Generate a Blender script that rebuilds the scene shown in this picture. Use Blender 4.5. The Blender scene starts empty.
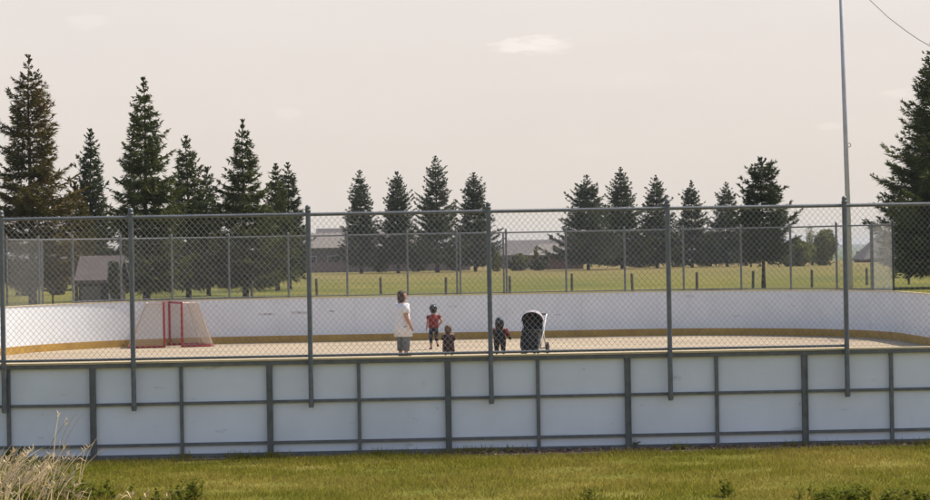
import bpy, bmesh, math, random
import numpy as np
from mathutils import Vector, Matrix, Euler

R = math.radians
random.seed(7)
rng = np.random.default_rng(11)
scene = bpy.context.scene
COL = scene.collection

# ------------------------------------------------------------------ camera model
F = 2250.0            # focal length in photo pixels (photo 930 x 500)
CAMZ = 2.68
ROLL = 0.0175
cr, sr = math.cos(ROLL), math.sin(ROLL)
# image right end of the horizon is higher: camera right axis dips below the horizon
RIGHT = Vector((cr, 0, -sr)); UP = Vector((sr, 0, cr))


def ray(px, py):
    return Vector((0, 1, 0)) + RIGHT * ((px - 465) / F) + UP * ((250 - py) / F)


def on_ground(px, py, z=0.15):
    d = ray(px, py)
    t = (z - CAMZ) / d.z
    return Vector((0, 0, CAMZ)) + d * t


def at(px, py, dist):
    d = ray(px, py)
    return Vector((0, 0, CAMZ)) + d * dist


def project(p):
    v = Vector(p) - Vector((0, 0, CAMZ))
    return 465 + F * v.dot(RIGHT) / v.y, 250 - F * v.dot(UP) / v.y


cam_d = bpy.data.cameras.new('camera')
cam = bpy.data.objects.new('camera', cam_d)
COL.objects.link(cam)
cam_d.sensor_width = 36.0
cam_d.lens = 36.0 * F / 930.0
cam_d.clip_start = 0.5
cam_d.clip_end = 20000
fwd = Vector((0, 1, 0))
m = Matrix((RIGHT, UP, -fwd)).transposed().to_4x4()
m.translation = Vector((0, 0, CAMZ))
cam.matrix_world = m
scene.camera = cam


# ------------------------------------------------------------------ materials
def material(name, col, col2=None, rough=0.8, scale=4.0, detail=5.0, bump=0.0, bscale=None,
             metallic=0.0, spec=0.3, translucent=0.0, island=0.0, lo=0.35, hi=0.65, stretch=None, world=False):
    mt = bpy.data.materials.new(name)
    mt.use_nodes = True
    nt = mt.node_tree
    N, L = nt.nodes, nt.links
    b = N['Principled BSDF']
    b.inputs['Roughness'].default_value = rough
    b.inputs['Metallic'].default_value = metallic
    b.inputs['Specular IOR Level'].default_value = spec
    if world:
        tc = N.new('ShaderNodeNewGeometry'); out = tc.outputs['Position']
    else:
        tc = N.new('ShaderNodeTexCoord'); out = tc.outputs['Object']
    if stretch:
        mp = N.new('ShaderNodeMapping'); mp.inputs['Scale'].default_value = stretch
        L.new(out, mp.inputs['Vector']); out = mp.outputs['Vector']
    nz = N.new('ShaderNodeTexNoise')
    nz.inputs['Scale'].default_value = scale
    nz.inputs['Detail'].default_value = detail
    nz.inputs['Roughness'].default_value = 0.6
    L.new(out, nz.inputs['Vector'])
    rp = N.new('ShaderNodeValToRGB')
    c2 = col2 or tuple(c * 0.8 for c in col)
    rp.color_ramp.elements[0].position = lo
    rp.color_ramp.elements[1].position = hi
    rp.color_ramp.elements[0].color = (*col, 1)
    rp.color_ramp.elements[1].color = (*c2, 1)
    L.new(nz.outputs['Fac'], rp.inputs['Fac'])
    cout = rp.outputs['Color']
    if island:
        g = N.new('ShaderNodeNewGeometry')
        mr = N.new('ShaderNodeMapRange')
        mr.inputs['To Min'].default_value = 1 - island
        mr.inputs['To Max'].default_value = 1 + island
        L.new(g.outputs['Random Per Island'], mr.inputs['Value'])
        hs = N.new('ShaderNodeHueSaturation')
        L.new(mr.outputs['Result'], hs.inputs['Value'])
        L.new(cout, hs.inputs['Color'])
        cout = hs.outputs['Color']
    L.new(cout, b.inputs['Base Color'])
    if bump:
        nb = N.new('ShaderNodeTexNoise')
        nb.inputs['Scale'].default_value = bscale or scale * 6
        nb.inputs['Detail'].default_value = 4
        L.new(out, nb.inputs['Vector'])
        bp = N.new('ShaderNodeBump')
        bp.inputs['Strength'].default_value = bump
        bp.inputs['Distance'].default_value = 0.02
        L.new(nb.outputs['Fac'], bp.inputs['Height'])
        L.new(bp.outputs['Normal'], b.inputs['Normal'])
    if translucent:
        tr = N.new('ShaderNodeBsdfTranslucent')
        L.new(cout, tr.inputs['Color'])
        mx = N.new('ShaderNodeMixShader')
        mx.inputs['Fac'].default_value = translucent
        L.new(b.outputs['BSDF'], mx.inputs[1])
        L.new(tr.outputs['BSDF'], mx.inputs[2])
        L.new(mx.outputs['Shader'], N['Material Output'].inputs['Surface'])
    return mt


M = {}
M['panel'] = material('white_plastic', (.77, .78, .795), (.70, .71, .72), .45, 1.3, spec=.4)
nt_ = M['panel'].node_tree
bs_ = nt_.nodes['Principled BSDF']
src_ = bs_.inputs['Base Color'].links[0].from_socket
tcp = nt_.nodes.new('ShaderNodeNewGeometry')
for (scl, thr, wid, amt, mapz) in ((2.1, .665, .06, .28, 3.0), (9.0, .70, .05, .3, 1.4), (.8, .55, .25, .14, .5)):
    mpp = nt_.nodes.new('ShaderNodeMapping'); mpp.inputs['Scale'].default_value = (1, 1, mapz)
    nt_.links.new(tcp.outputs['Position'], mpp.inputs['Vector'])
    nn_ = nt_.nodes.new('ShaderNodeTexNoise'); nn_.inputs['Scale'].default_value = scl; nn_.inputs['Detail'].default_value = 7
    nt_.links.new(mpp.outputs['Vector'], nn_.inputs['Vector'])
    mr_ = nt_.nodes.new('ShaderNodeMapRange'); mr_.inputs['From Min'].default_value = thr; mr_.inputs['From Max'].default_value = thr + wid
    mr_.inputs['To Max'].default_value = amt
    nt_.links.new(nn_.outputs['Fac'], mr_.inputs['Value'])
    mm_ = nt_.nodes.new('ShaderNodeMixRGB'); mm_.inputs['Color2'].default_value = (.22, .20, .18, 1)
    nt_.links.new(mr_.outputs['Result'], mm_.inputs['Fac']); nt_.links.new(src_, mm_.inputs['Color1']); src_ = mm_.outputs['Color']
nt_.links.new(src_, bs_.inputs['Base Color'])
M['cap'] = material('cream_plastic', (.66, .55, .34), (.55, .45, .28), .6, 4)
M['scuff'] = material('rubber_scuff', (.30, .27, .27), (.62, .60, .60), .8, 9, lo=.42, hi=.58)
M['kick'] = material('yellow_plastic', (.49, .29, .055), (.36, .205, .04), .5, 3)
M['steel'] = material('galvanised_steel', (.125, .13, .125), (.18, .18, .17), .55, 9, metallic=.3)
M['pipe'] = material('fence_pipe', (.135, .145, .15), (.19, .195, .195), .5, 14, metallic=.4)
M['wire'] = material('zinc_wire', (.36, .35, .33), (.28, .27, .255), .5, 3, metallic=.15)
M['floor'] = material('rink_slab', (.385, .305, .205), (.27, .21, .145), .9, 1.1, 10, bump=.15, bscale=8, world=True, stretch=(.22, .6, 1))
M['soil'] = material('soil', (.17, .11, .075), (.30, .225, .16), .95, 7, bump=.5, world=True)
M['red'] = material('red_paint', (.34, .02, .028), (.26, .016, .022), .4, 6)
M['pinkpipe'] = material('pale_paint', (.62, .48, .42), (.5, .36, .30), .5, 8)
M['net'] = material('net_cord', (.60, .50, .40), (.50, .41, .33), .9, 5)
M['polem'] = material('pole_metal', (.50, .49, .50), (.42, .41, .42), .5, 3, metallic=.1)
M['bark'] = material('bark', (.055, .042, .032), (.09, .07, .055), .95, 8, bump=.6)
M['wood_dark'] = material('weathered_wood', (.10, .085, .068), (.15, .125, .10), .9, 9, bump=.4)
M['fir'] = material('fir_needles', (.062, .080, .022), (.125, .13, .036), .8, .8, 4, translucent=.12, island=.35, spec=.15)
M['fir_dark'] = material('dark_fir_needles', (.044, .060, .026), (.078, .090, .036), .8, .6, 4, translucent=.12, island=.3, spec=.15)
M['fir_blue'] = material('spruce_needles', (.054, .070, .034), (.095, .108, .048), .8, .5, 4, translucent=.12, island=.3, spec=.15)
M['fir_brown'] = material('brown_needles', (.165, .112, .032), (.085, .085, .024), .8, .7, 4, translucent=.15, island=.35, spec=.15)
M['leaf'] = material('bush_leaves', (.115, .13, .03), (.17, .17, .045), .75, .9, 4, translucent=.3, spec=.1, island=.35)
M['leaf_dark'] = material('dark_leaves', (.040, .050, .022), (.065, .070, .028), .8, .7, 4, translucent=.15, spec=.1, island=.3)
M['blade'] = material('grass_blade', (.20, .20, .022), (.33, .265, .06), .8, .55, 6, translucent=.45, island=.35, world=True, lo=.36, hi=.62, spec=.05)
M['dryblade'] = material('dry_stalk', (.74, .61, .41), (.84, .75, .57), .8, 2, translucent=.5, island=.4, spec=.05)
M['weed'] = material('weed_leaf', (.11, .125, .014), (.16, .16, .025), .9, 2, translucent=.4, island=.35, spec=.05)
M['litter'] = material('leaf_litter', (.17, .095, .06), (.36, .26, .18), .95, 5, island=.5)
M['roof'] = material('roof_shingle', (.115, .10, .098), (.145, .13, .124), .9, 2)
M['roof_tan'] = material('tan_shingle', (.17, .147, .13), (.21, .185, .16), .9, 2)
M['roof_dark'] = material('dark_shingle', (.075, .07, .07), (.10, .09, .09), .9, 2)
M['siding'] = material('siding', (.12, .10, .095), (.15, .125, .115), .9, 1, stretch=(.2, .2, 8))
M['shed_roof'] = material('shed_shingle', (.085, .068, .064), (.11, .09, .085), .95, 3)
M['shed_wall'] = material('dark_boards', (.03, .028, .028), (.045, .04, .038), .9, 2, stretch=(6, 6, .3))
M['siding_tan'] = material('tan_siding', (.30, .25, .20), (.26, .21, .17), .9, 1, stretch=(.2, .2, 8))
M['brick'] = material('brown_brick', (.17, .095, .07), (.22, .13, .10), .9, 3)
M['glass'] = material('window_glass', (.03, .035, .04), (.05, .055, .06), .1, 1, spec=.6)
M['trim'] = material('pale_trim', (.5, .47, .43), (.42, .4, .37), .7, 3)
M['cedar'] = material('grey_cedar', (.17, .13, .125), (.215, .17, .16), .9, 3, stretch=(6, 6, .3))
M['skin'] = material('skin', (.44, .235, .16), (.40, .205, .135), .55, 6)
M['hair_brown'] = material('brown_hair', (.05, .026, .018), (.08, .042, .028), .6, 30, stretch=(6, 6, 1))
M['hair_dark'] = material('black_hair', (.012, .010, .010), (.025, .02, .018), .5, 30, stretch=(6, 6, 1))
M['hair_fair'] = material('fair_brown_hair', (.11, .062, .032), (.07, .04, .022), .6, 30, stretch=(6, 6, 1))
M['white_cloth'] = material('white_cotton', (.75, .73, .72), (.66, .64, .64), .9, 7, bump=.2, bscale=25)
M['grey_cloth'] = material('grey_denim', (.17, .18, .185), (.125, .135, .14), .9, 12, bump=.2, bscale=30)
M['red_cloth'] = material('red_cotton', (.24, .04, .035), (.16, .028, .025), .9, 8)
M['navy_cloth'] = material('navy_cotton', (.020, .022, .035), (.03, .03, .045), .9, 8)
M['black_cloth'] = material('black_fabric', (.016, .015, .016), (.028, .026, .026), .85, 8)
M['coat_brown'] = material('dark_brown_fabric', (.035, .020, .018), (.055, .03, .026), .9, 8)
M['maroon_cloth'] = material('maroon_fabric', (.16, .022, .024), (.10, .016, .018), .9, 8)
M['helmet'] = material('helmet_shell', (.012, .012, .013), (.02, .02, .02), .15, 3, spec=.6)
M['shoe'] = material('brown_shoe', (.15, .065, .045), (.11, .05, .035), .7, 8)
M['canopy'] = material('pale_canopy', (.40, .365, .37), (.33, .30, .31), .9, 5)
M['white_metal'] = material('white_tube', (.78, .77, .75), (.7, .69, .68), .3, 5)
M['rubber'] = material('tyre_rubber', (.02, .02, .02), (.035, .034, .033), .8, 9)
M['cable'] = material('cable_jacket', (.18, .17, .17), (.15, .14, .14), .6, 3)


# ------------------------------------------------------------------ mesh builder
class MB:
    def __init__(s):
        s.v = []; s.f = []; s.smooth = False

    def add(s, vs, fs):
        o = len(s.v)
        s.v += [tuple(v) for v in vs]
        s.f += [tuple(i + o for i in f) for f in fs]

    def box(s, c, size, rot=None):
        hx, hy, hz = [k / 2 for k in size]
        vs = [Vector((x, y, z)) for x in (-hx, hx) for y in (-hy, hy) for z in (-hz, hz)]
        if rot is not None: vs = [rot @ v for v in vs]
        vs = [v + Vector(c) for v in vs]
        s.add(vs, [(0, 1, 3, 2), (4, 6, 7, 5), (0, 4, 5, 1), (2, 3, 7, 6), (0, 2, 6, 4), (1, 5, 7, 3)])

    def tube(s, pts, r, n=8, caps=True, r2=None):
        pts = [Vector(p) for p in pts]
        k = len(pts)
        rs = r if isinstance(r, (list, tuple)) else [r + ((r2 if r2 is not None else r) - r) * i / (k - 1) for i in range(k)]
        o = len(s.v)
        prev = None
        for i, p in enumerate(pts):
            t = (pts[min(i + 1, k - 1)] - pts[max(i - 1, 0)]).normalized()
            if prev is None:
                a = t.orthogonal().normalized()
            else:
                a = (prev - t * prev.dot(t)).normalized()
            prev = a
            b = t.cross(a)
            for j in range(n):
                an = 2 * math.pi * j / n
                s.v.append(tuple(p + (a * math.cos(an) + b * math.sin(an)) * rs[i]))
        for i in range(k - 1):
            for j in range(n):
                j2 = (j + 1) % n
                s.f.append((o + i * n + j, o + i * n + j2, o + (i + 1) * n + j2, o + (i + 1) * n + j))
        if caps:
            s.f.append(tuple(o + j for j in reversed(range(n))))
            s.f.append(tuple(o + (k - 1) * n + j for j in range(n)))

    def loft(s, rings, n=14):
        """rings: (centre, rx, ry) ellipses stacked along z, or along axis given as 4th."""
        o = len(s.v)
        for r_ in rings:
            c, rx, ry = Vector(r_[0]), r_[1], r_[2]
            for j in range(n):
                an = 2 * math.pi * j / n
                s.v.append(tuple(c + Vector((rx * math.cos(an), ry * math.sin(an), 0))))
        k = len(rings)
        for i in range(k - 1):
            for j in range(n):
                j2 = (j + 1) % n
                s.f.append((o + i * n + j, o + i * n + j2, o + (i + 1) * n + j2, o + (i + 1) * n + j))
        s.f.append(tuple(o + j for j in reversed(range(n))))
        s.f.append(tuple(o + (k - 1) * n + j for j in range(n)))

    def ball(s, c, rx, ry=None, rz=None, nu=12, nv=8, zmin=-1.0, fn=None):
        ry = ry or rx; rz = rz or rx
        c = Vector(c)
        o = len(s.v)
        a0 = math.asin(zmin)
        for i in range(nv + 1):
            la = a0 + (math.pi / 2 - a0) * i / nv
            for j in range(nu):
                lo = 2 * math.pi * j / nu
                p = Vector((math.cos(la) * math.cos(lo), math.cos(la) * math.sin(lo), math.sin(la)))
                if fn: p = fn(p)
                s.v.append((c.x + p.x * rx, c.y + p.y * ry, c.z + p.z * rz))
        for i in range(nv):
            for j in range(nu):
                j2 = (j + 1) % nu
                s.f.append((o + i * nu + j, o + i * nu + j2, o + (i + 1) * nu + j2, o + (i + 1) * nu + j))
        s.f.append(tuple(o + j for j in reversed(range(nu))))

    def build(s, name, mat, parent=None, smooth=False, inv=None):
        me = bpy.data.meshes.new(name)
        v = s.v
        if inv is not None: v = [tuple(inv @ Vector(p)) for p in v]
        me.from_pydata(v, [], s.f)
        me.update()
        if smooth:
            me.polygons.foreach_set('use_smooth', [True] * len(me.polygons))
        o = bpy.data.objects.new(name, me)
        me.materials.append(M[mat] if isinstance(mat, str) else mat)
        COL.objects.link(o)
        if parent is not None: o.parent = parent
        return o


def tag(o, label=None, cat=None, group=None, kind=None):
    if label: o['label'] = label
    if cat: o['category'] = cat
    if group: o['group'] = group
    if kind: o['kind'] = kind
    return o


def thing(name, label, cat, loc=(0, 0, 0), rz=0.0, group=None):
    o = bpy.data.objects.new(name, None)
    COL.objects.link(o)
    o.empty_display_size = .2
    o.location = loc
    o.rotation_euler = (0, 0, rz)
    return tag(o, label, cat, group)


# ------------------------------------------------------------------ rink plan
RZ = 0.04                     # rink floor
GZ = 0.15                     # ground outside
U0, U1, V0, V1, RC = -11.6, 12.8, 0.0, 38.5, 6.8
YAW = R(2.0)
AX = Vector((math.cos(YAW), math.sin(YAW), 0)); AV = Vector((-math.sin(YAW), math.cos(YAW), 0))
RO = Vector((0, 28.1, 0))
LN = U1 - U0 - 2 * RC
LS = V1 - V0 - 2 * RC
LA = RC * math.pi / 2
TOTAL = 2 * LN + 2 * LS + 4 * LA


def outline(s, off=0.0, z=0.0):
    """point on the board line at arclength s (0 = left end of the near straight), off outward."""
    s = s % TOTAL
    segs = [(LN, 'l', (U0 + RC, V0), (1, 0)), (LA, 'a', (U1 - RC, V0 + RC), -90), (LS, 'l', (U1, V0 + RC), (0, 1)),
            (LA, 'a', (U1 - RC, V1 - RC), 0), (LN, 'l', (U1 - RC, V1), (-1, 0)), (LA, 'a', (U0 + RC, V1 - RC), 90),
            (LS, 'l', (U0, V1 - RC), (0, -1)), (LA, 'a', (U0 + RC, V0 + RC), 180)]
    for ln, k, a, b in segs:
        if s <= ln + 1e-9:
            if k == 'l':
                u, v = a[0] + b[0] * s, a[1] + b[1] * s
                nu, nv = b[1], -b[0]
            else:
                an = R(b + 90 * s / ln)
                nu, nv = math.cos(an), math.sin(an)
                u, v = a[0] + RC * nu, a[1] + RC * nv
            break
        s -= ln
    u += nu * off; v += nv * off
    p = RO + AX * u + AV * v
    return Vector((p.x, p.y, z))


def out_normal(s):
    return (outline(s, 1) - outline(s, 0)).normalized()


def s_at(px, lo, hi, z, off=0.08):
    best, bs = 1e9, lo
    n = 3000
    for i in range(n + 1):
        s = lo + (hi - lo) * i / n
        e = abs(project(outline(s, off, z))[0] - px)
        if e < best: best, bs = e, s
    return bs


S_FAR0 = LN + LA + LS           # start of far-right corner arc
S_FARL = S_FAR0 + LA            # right end of far straight
S_FAR1 = S_FARL + LN            # left end of far straight
S_FARE = S_FAR1 + LA            # end of far-left arc


def samples(s0, s1, step=0.45):
    n = max(1, int(math.ceil((s1 - s0) / step)))
    return [s0 + (s1 - s0) * i / n for i in range(n + 1)]


def strip(mb, s0, s1, o0, o1, z0, z1, step=0.45):
    """solid bar following the outline between offsets o0<o1 and heights z0<z1"""
    ss = samples(s0, s1, step)
    b = len(mb.v)
    for s in ss:
        for (o, z) in ((o0, z0), (o1, z0), (o1, z1), (o0, z1)):
            mb.v.append(tuple(outline(s, o, z)))
    for i in range(len(ss) - 1):
        for j in range(4):
            j2 = (j + 1) % 4
            mb.f.append((b + i * 4 + j, b + (i + 1) * 4 + j, b + (i + 1) * 4 + j2, b + i * 4 + j2))
    mb.f.append((b, b + 1, b + 2, b + 3))
    k = b + (len(ss) - 1) * 4
    mb.f.append((k + 3, k + 2, k + 1, k))


# ---- ground with a hole for the rink
def ground_z(x, y):
    d = math.hypot(x, y)
    if d < 290: return GZ
    pts = [(290, GZ), (420, -.4), (600, -1.7), (900, -3.3), (2000, -8), (20000, -8)]
    for (a, za), (b, zb) in zip(pts, pts[1:]):
        if d <= b: return za + (zb - za) * (d - a) / (b - a)
    return -8


NR = 400
cen = RO + AX * ((U0 + U1) / 2) + AV * ((V0 + V1) / 2)
mb = MB()
loops = [('o', .0), ('o', .5), ('o', 3.0), ('c', 42), ('c', 70), ('c', 110), ('c', 160), ('c', 210), ('c', 240), ('c', 275),
         ('c', 330), ('c', 420), ('c', 560), ('c', 800), ('c', 1200), ('c', 2000), ('c', 4000), ('c', 8000)]
for k, r_ in loops:
    for i in range(NR):
        p = outline(TOTAL * i / NR, r_ if k == 'o' else 0.0)
        if k == 'c':
            dv = (p - cen).normalized()
            p = cen + dv * r_
        mb.v.append((p.x, p.y, ground_z(p.x, p.y)))
for k in range(len(loops) - 1):
    for i in range(NR):
        i2 = (i + 1) % NR
        mb.f.append((k * NR + i, (k + 1) * NR + i, (k + 1) * NR + i2, k * NR + i2))

gm = bpy.data.materials.new('grass_ground'); gm.use_nodes = True
N, L = gm.node_tree.nodes, gm.node_tree.links
b = N['Principled BSDF']; b.inputs['Roughness'].default_value = .95; b.inputs['Specular IOR Level'].default_value = .1
ge = N.new('ShaderNodeNewGeometry')
n1 = N.new('ShaderNodeTexNoise'); n1.inputs['Scale'].default_value = .35; n1.inputs['Detail'].default_value = 9; n1.inputs['Roughness'].default_value = .65
n2 = N.new('ShaderNodeTexNoise'); n2.inputs['Scale'].default_value = .03; n2.inputs['Detail'].default_value = 6
L.new(ge.outputs['Position'], n1.inputs['Vector']); L.new(ge.outputs['Position'], n2.inputs['Vector'])
r1 = N.new('ShaderNodeValToRGB')
e = r1.color_ramp.elements
e[0].position = .36; e[0].color = (.098, .10, .014, 1)
e[1].position = .64; e[1].color = (.205, .16, .040, 1)
mid = r1.color_ramp.elements.new(.5); mid.color = (.142, .130, .018, 1)
L.new(n1.outputs['Fac'], r1.inputs['Fac'])
# unmown straw-coloured grass towards the far edge of the field
sx = N.new('ShaderNodeSeparateXYZ'); L.new(ge.outputs['Position'], sx.inputs['Vector'])
mr = N.new('ShaderNodeMapRange'); mr.inputs['From Min'].default_value = 150; mr.inputs['From Max'].default_value = 290
L.new(sx.outputs['Y'], mr.inputs['Value'])
mu = N.new('ShaderNodeMath'); mu.operation = 'MULTIPLY'; L.new(mr.outputs['Result'], mu.inputs[0]); L.new(n2.outputs['Fac'], mu.inputs[1])
mu2 = N.new('ShaderNodeMath'); mu2.operation = 'MULTIPLY'; mu2.inputs[1].default_value = 1.5; mu2.use_clamp = True; L.new(mu.outputs[0], mu2.inputs[0])
n4 = N.new('ShaderNodeTexNoise'); n4.inputs['Scale'].default_value = .09; n4.inputs['Detail'].default_value = 7
L.new(ge.outputs['Position'], n4.inputs['Vector'])
mr4 = N.new('ShaderNodeMapRange'); mr4.inputs['From Min'].default_value = .42; mr4.inputs['From Max'].default_value = .62; mr4.inputs['To Max'].default_value = .75
L.new(n4.outputs['Fac'], mr4.inputs['Value'])
mx0 = N.new('ShaderNodeMixRGB'); mx0.inputs['Color2'].default_value = (.075, .092, .016, 1)
L.new(mr4.outputs['Result'], mx0.inputs['Fac']); L.new(r1.outputs['Color'], mx0.inputs['Color1'])
mx = N.new('ShaderNodeMixRGB'); mx.inputs['Color2'].default_value = (.20, .145, .06, 1)
L.new(mu2.outputs[0], mx.inputs['Fac']); L.new(mx0.outputs['Color'], mx.inputs['Color1'])
mr3 = N.new('ShaderNodeMapRange'); mr3.inputs['From Min'].default_value = 350; mr3.inputs['From Max'].default_value = 650
L.new(sx.outputs['Y'], mr3.inputs['Value'])
mx2 = N.new('ShaderNodeMixRGB'); mx2.inputs['Color2'].default_value = (.10, .12, .055, 1)
L.new(mr3.outputs['Result'], mx2.inputs['Fac']); L.new(mx.outputs['Color'], mx2.inputs['Color1'])
L.new(mx2.outputs['Color'], b.inputs['Base Color'])
nb = N.new('ShaderNodeTexNoise'); nb.inputs['Scale'].default_value = 14; nb.inputs['Detail'].default_value = 5
L.new(ge.outputs['Position'], nb.inputs['Vector'])
bp = N.new('ShaderNodeBump'); bp.inputs['Strength'].default_value = .6; bp.inputs['Distance'].default_value = .05
L.new(nb.outputs['Fac'], bp.inputs['Height']); L.new(bp.outputs['Normal'], b.inputs['Normal'])
tag(mb.build('ground', gm), kind='structure')

# ---- rink floor
mb = MB()
fl = [outline(TOTAL * i / 300, -.002, RZ) for i in range(300)]
mb.add(fl, [tuple(range(300))])
tag(mb.build('rink_floor', 'floor'), kind='structure')

# ---- soil strip along the near boards
mb = MB()
ss = samples(-LA, LN + LA, .12)
for i, s in enumerate(ss):
    mb.v.append(tuple(outline(s, .002, GZ + .004)))
    w = .30 + .10 * math.sin(s * 1.3 + 1) * math.sin(s * .41) + .18 * max(0, min(1, (s - 3) / 4)) + random.uniform(-.03, .03)
    mb.v.append(tuple(outline(s, max(.06, w), GZ + .004)))
for i in range(len(ss) - 1):
    mb.f.append((i * 2, i * 2 + 1, i * 2 + 3, i * 2 + 2))
tag(mb.build('soil_strip', 'soil'), kind='structure')

# ---- far hills
mb = MB()
nx, ny = 90, 10
for j in range(ny + 1):
    for i in range(nx + 1):
        x = -4000 + 8000 * i / nx; y = 4800 + 1500 * j / ny
        t = math.sin(math.pi * j / ny)
        h = 11 + 5 * math.sin(x * .0031 + 1) + 3 * math.sin(x * .0087 + 2) + 2 * math.sin(x * .021)
        mb.v.append((x, y, -9 + max(h, 2) * t * 1.35))
for j in range(ny):
    for i in range(nx):
        a = j * (nx + 1) + i
        mb.f.append((a, a + 1, a + nx + 2, a + nx + 1))
M['hill'] = material('wooded_hill', (.045, .06, .04), (.09, .10, .05), .95, .006, 6, world=True)
tag(mb.build('hills', 'hill', smooth=True), kind='structure')

# ------------------------------------------------------------------ rink boards
boards = thing('rink_boards', 'white rink boards on a dark steel frame with a yellow kick plate', 'rink boards', tuple(outline(LN / 2, 0, 0)))
BI = Matrix.Translation(-Vector(boards.location))
TOPZ = 1.34
thick_px = [93, 270, 448.5, 628, 805, 978]
thin_px = [8.5, 181.5, 359, 538, 717, 891.5]
thick_s = sorted(s_at(p, -6, LN + 6, .8, .04) for p in thick_px)
thin_s = sorted(s_at(p, -6, LN + 6, .8, .04) for p in thin_px)
edges = list(thick_s)
while edges[0] > -4: edges.insert(0, edges[0] - 2.22)
step = 2.25
n_rest = int(round((edges[0] + TOTAL - edges[-1]) / step))
rest = [edges[-1] + (edges[0] + TOTAL - edges[-1]) * i / n_rest for i in range(1, n_rest)]
alls = edges + rest + [edges[0] + TOTAL]
for a, c in zip(alls, alls[1:]):
    mb = MB()
    strip(mb, a + .0015, c - .0015, -.014, 0.0, RZ, TOPZ, .3)
    mb.build('panel', 'panel', boards, inv=BI)
mb = MB(); strip(mb, 0, TOTAL, -.026, -.0145, RZ + .002, RZ + .205, .3); mb.build('kick_plate', 'kick', boards, inv=BI)
mb = MB(); strip(mb, 0, TOTAL, -.034, .048, TOPZ + .002, TOPZ + .026, .3); mb.build('cap', 'cap', boards, inv=BI)

for pa, pb, z0_, z1_ in ((275, 258, .86, .91), (313, 291, .88, .95), (334, 329, .92, .96), (560, 556, .7, .73)):
    mb = MB(); strip(mb, s_at(pa, S_FARL - 2, S_FARE, .9, -.015), s_at(pb, S_FARL - 2, S_FARE, .9, -.015), -.0165, -.0145, z0_, z1_, .2)
    mb.build('scuff_mark', 'scuff', boards, inv=BI)


def rail(z0, z1, depth, name):
    mb = MB(); strip(mb, 0, TOTAL, .001, depth, z0, z1, .35); mb.build(name, 'steel', boards, inv=BI)


rail(TOPZ - .048, TOPZ - .004, .056, 'top_rail')
rail(.815, .852, .034, 'middle_rail')
rail(.305, .342, .034, 'lower_rail')
rail(GZ - .02, GZ + .055, .036, 'base_beam')


def frame_post(s, w, d):
    n = out_normal(s); t = Vector((-n.y, n.x, 0))
    rot = Matrix((t, n, Vector((0, 0, 1)))).transposed()
    mb = MB()
    c = outline(s, .0025 + d / 2, (GZ + TOPZ - .05) / 2)
    mb.box(c, (w, d, TOPZ - .052 - GZ + .02), rot)
    if w > .06:                                    # flanges of the wider channel posts
        for k in (-1, 1):
            mb.box(outline(s, .0025 + d + .006, (GZ + TOPZ - .05) / 2) + t * k * (w / 2 - .008), (.012, .012, TOPZ - .06 - GZ), rot)
    mb.build('frame_post', 'steel', boards, inv=BI)


for s in edges: frame_post(s, .076, .05)
for s in thin_s: frame_post(s, .043, .046)
for s in rest: frame_post(s, .06, .05)


# ------------------------------------------------------------------ chain link fences
def fence(name, label, s0, s1, posts, bottom_rail, double=(), top=3.155, zlow=.756, wr=.0021):
    root = thing(name, label, 'fence', tuple(outline((s0 + s1) / 2, .1, 0)))
    inv = Matrix.Translation(-Vector(root.location))
    OF = .095
    for s in posts:
        mb = MB()
        p0, p1 = outline(s, OF, zlow), outline(s, OF, top + .045)
        mb.tube([p0, p1], .031, 12)
        po = mb.build('post', 'pipe', root, inv=inv, smooth=False)
        mb = MB()
        mb.tube([outline(s, OF, top + .03), outline(s, OF, top + .062)], .036, 12)
        mb.ball(outline(s, OF, top + .085), .033, rz=.036, nu=10, nv=8, zmin=-.99)
        mb.build('post_cap', 'pipe', po, inv=inv, smooth=True)
        for zz in (.80, 1.31):
            mb = MB()
            mb.tube([outline(s, OF, zz - .02), outline(s, OF, zz + .02)], .036, 12)
            mb.build('clamp', 'steel', po, inv=inv)
    for s in double:
        mb = MB(); mb.tube([outline(s, OF, 1.2), outline(s, OF, top - .01)], .027, 10); mb.build('gate_post', 'pipe', root, inv=inv)
    ss = samples(s0, s1, .3)
    mb = MB(); mb.tube([outline(s, OF, top) for s in ss], .0215, 8); mb.build('top_rail', 'pipe', root, inv=inv)
    a, c = bottom_rail
    mb = MB(); mb.tube([outline(s, OF, 1.40) for s in samples(a, c, .3)], .0165, 8); mb.build('bottom_rail', 'pipe', root, inv=inv)
    # woven wire: two families of diagonals, alternately in front and behind
    zb, zt = 1.378, top + .035
    pitch, slope = .0707, 1.12
    mb = MB()
    run = (zt - zb) / slope
    for fam in (1, -1):
        k = 0
        s = s0 - run
        while s < s1 + run:
            pts = []
            for i in range(9):
                t = i / 8
                z = zb + (zt - zb) * t
                q = s + fam * run * t
                pts.append((q, z))
            pts = [p for p in pts if s0 <= p[0] <= s1]
            if len(pts) > 1:
                off = .068 + (.002 if fam > 0 else -.002)
                mb.tube([outline(q, off, z) for q, z in pts], wr, 4, caps=False)
            s += pitch
            k += 1
    mb.build('wire_mesh', 'wire', root, inv=inv)
    return root


near_posts_px = [2.5, 132, 309.5, 489.5, 669, 845.5]
nps = [s_at(p, -7, LN + 7, 2.2, .095) for p in near_posts_px]
sp_ = nps[3] - nps[2]
ext_r = [nps[-1] + sp_ * i for i in (1, 2, 3)]
ext_l = [nps[0] - sp_ * i for i in (1, 2)]
fence('chain_link_fence', 'tall chain link fence on top of the near boards, closest to the viewer',
      ext_l[-1], ext_r[-1], ext_l + nps + ext_r, (ext_l[-1], nps[-1]))

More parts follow.
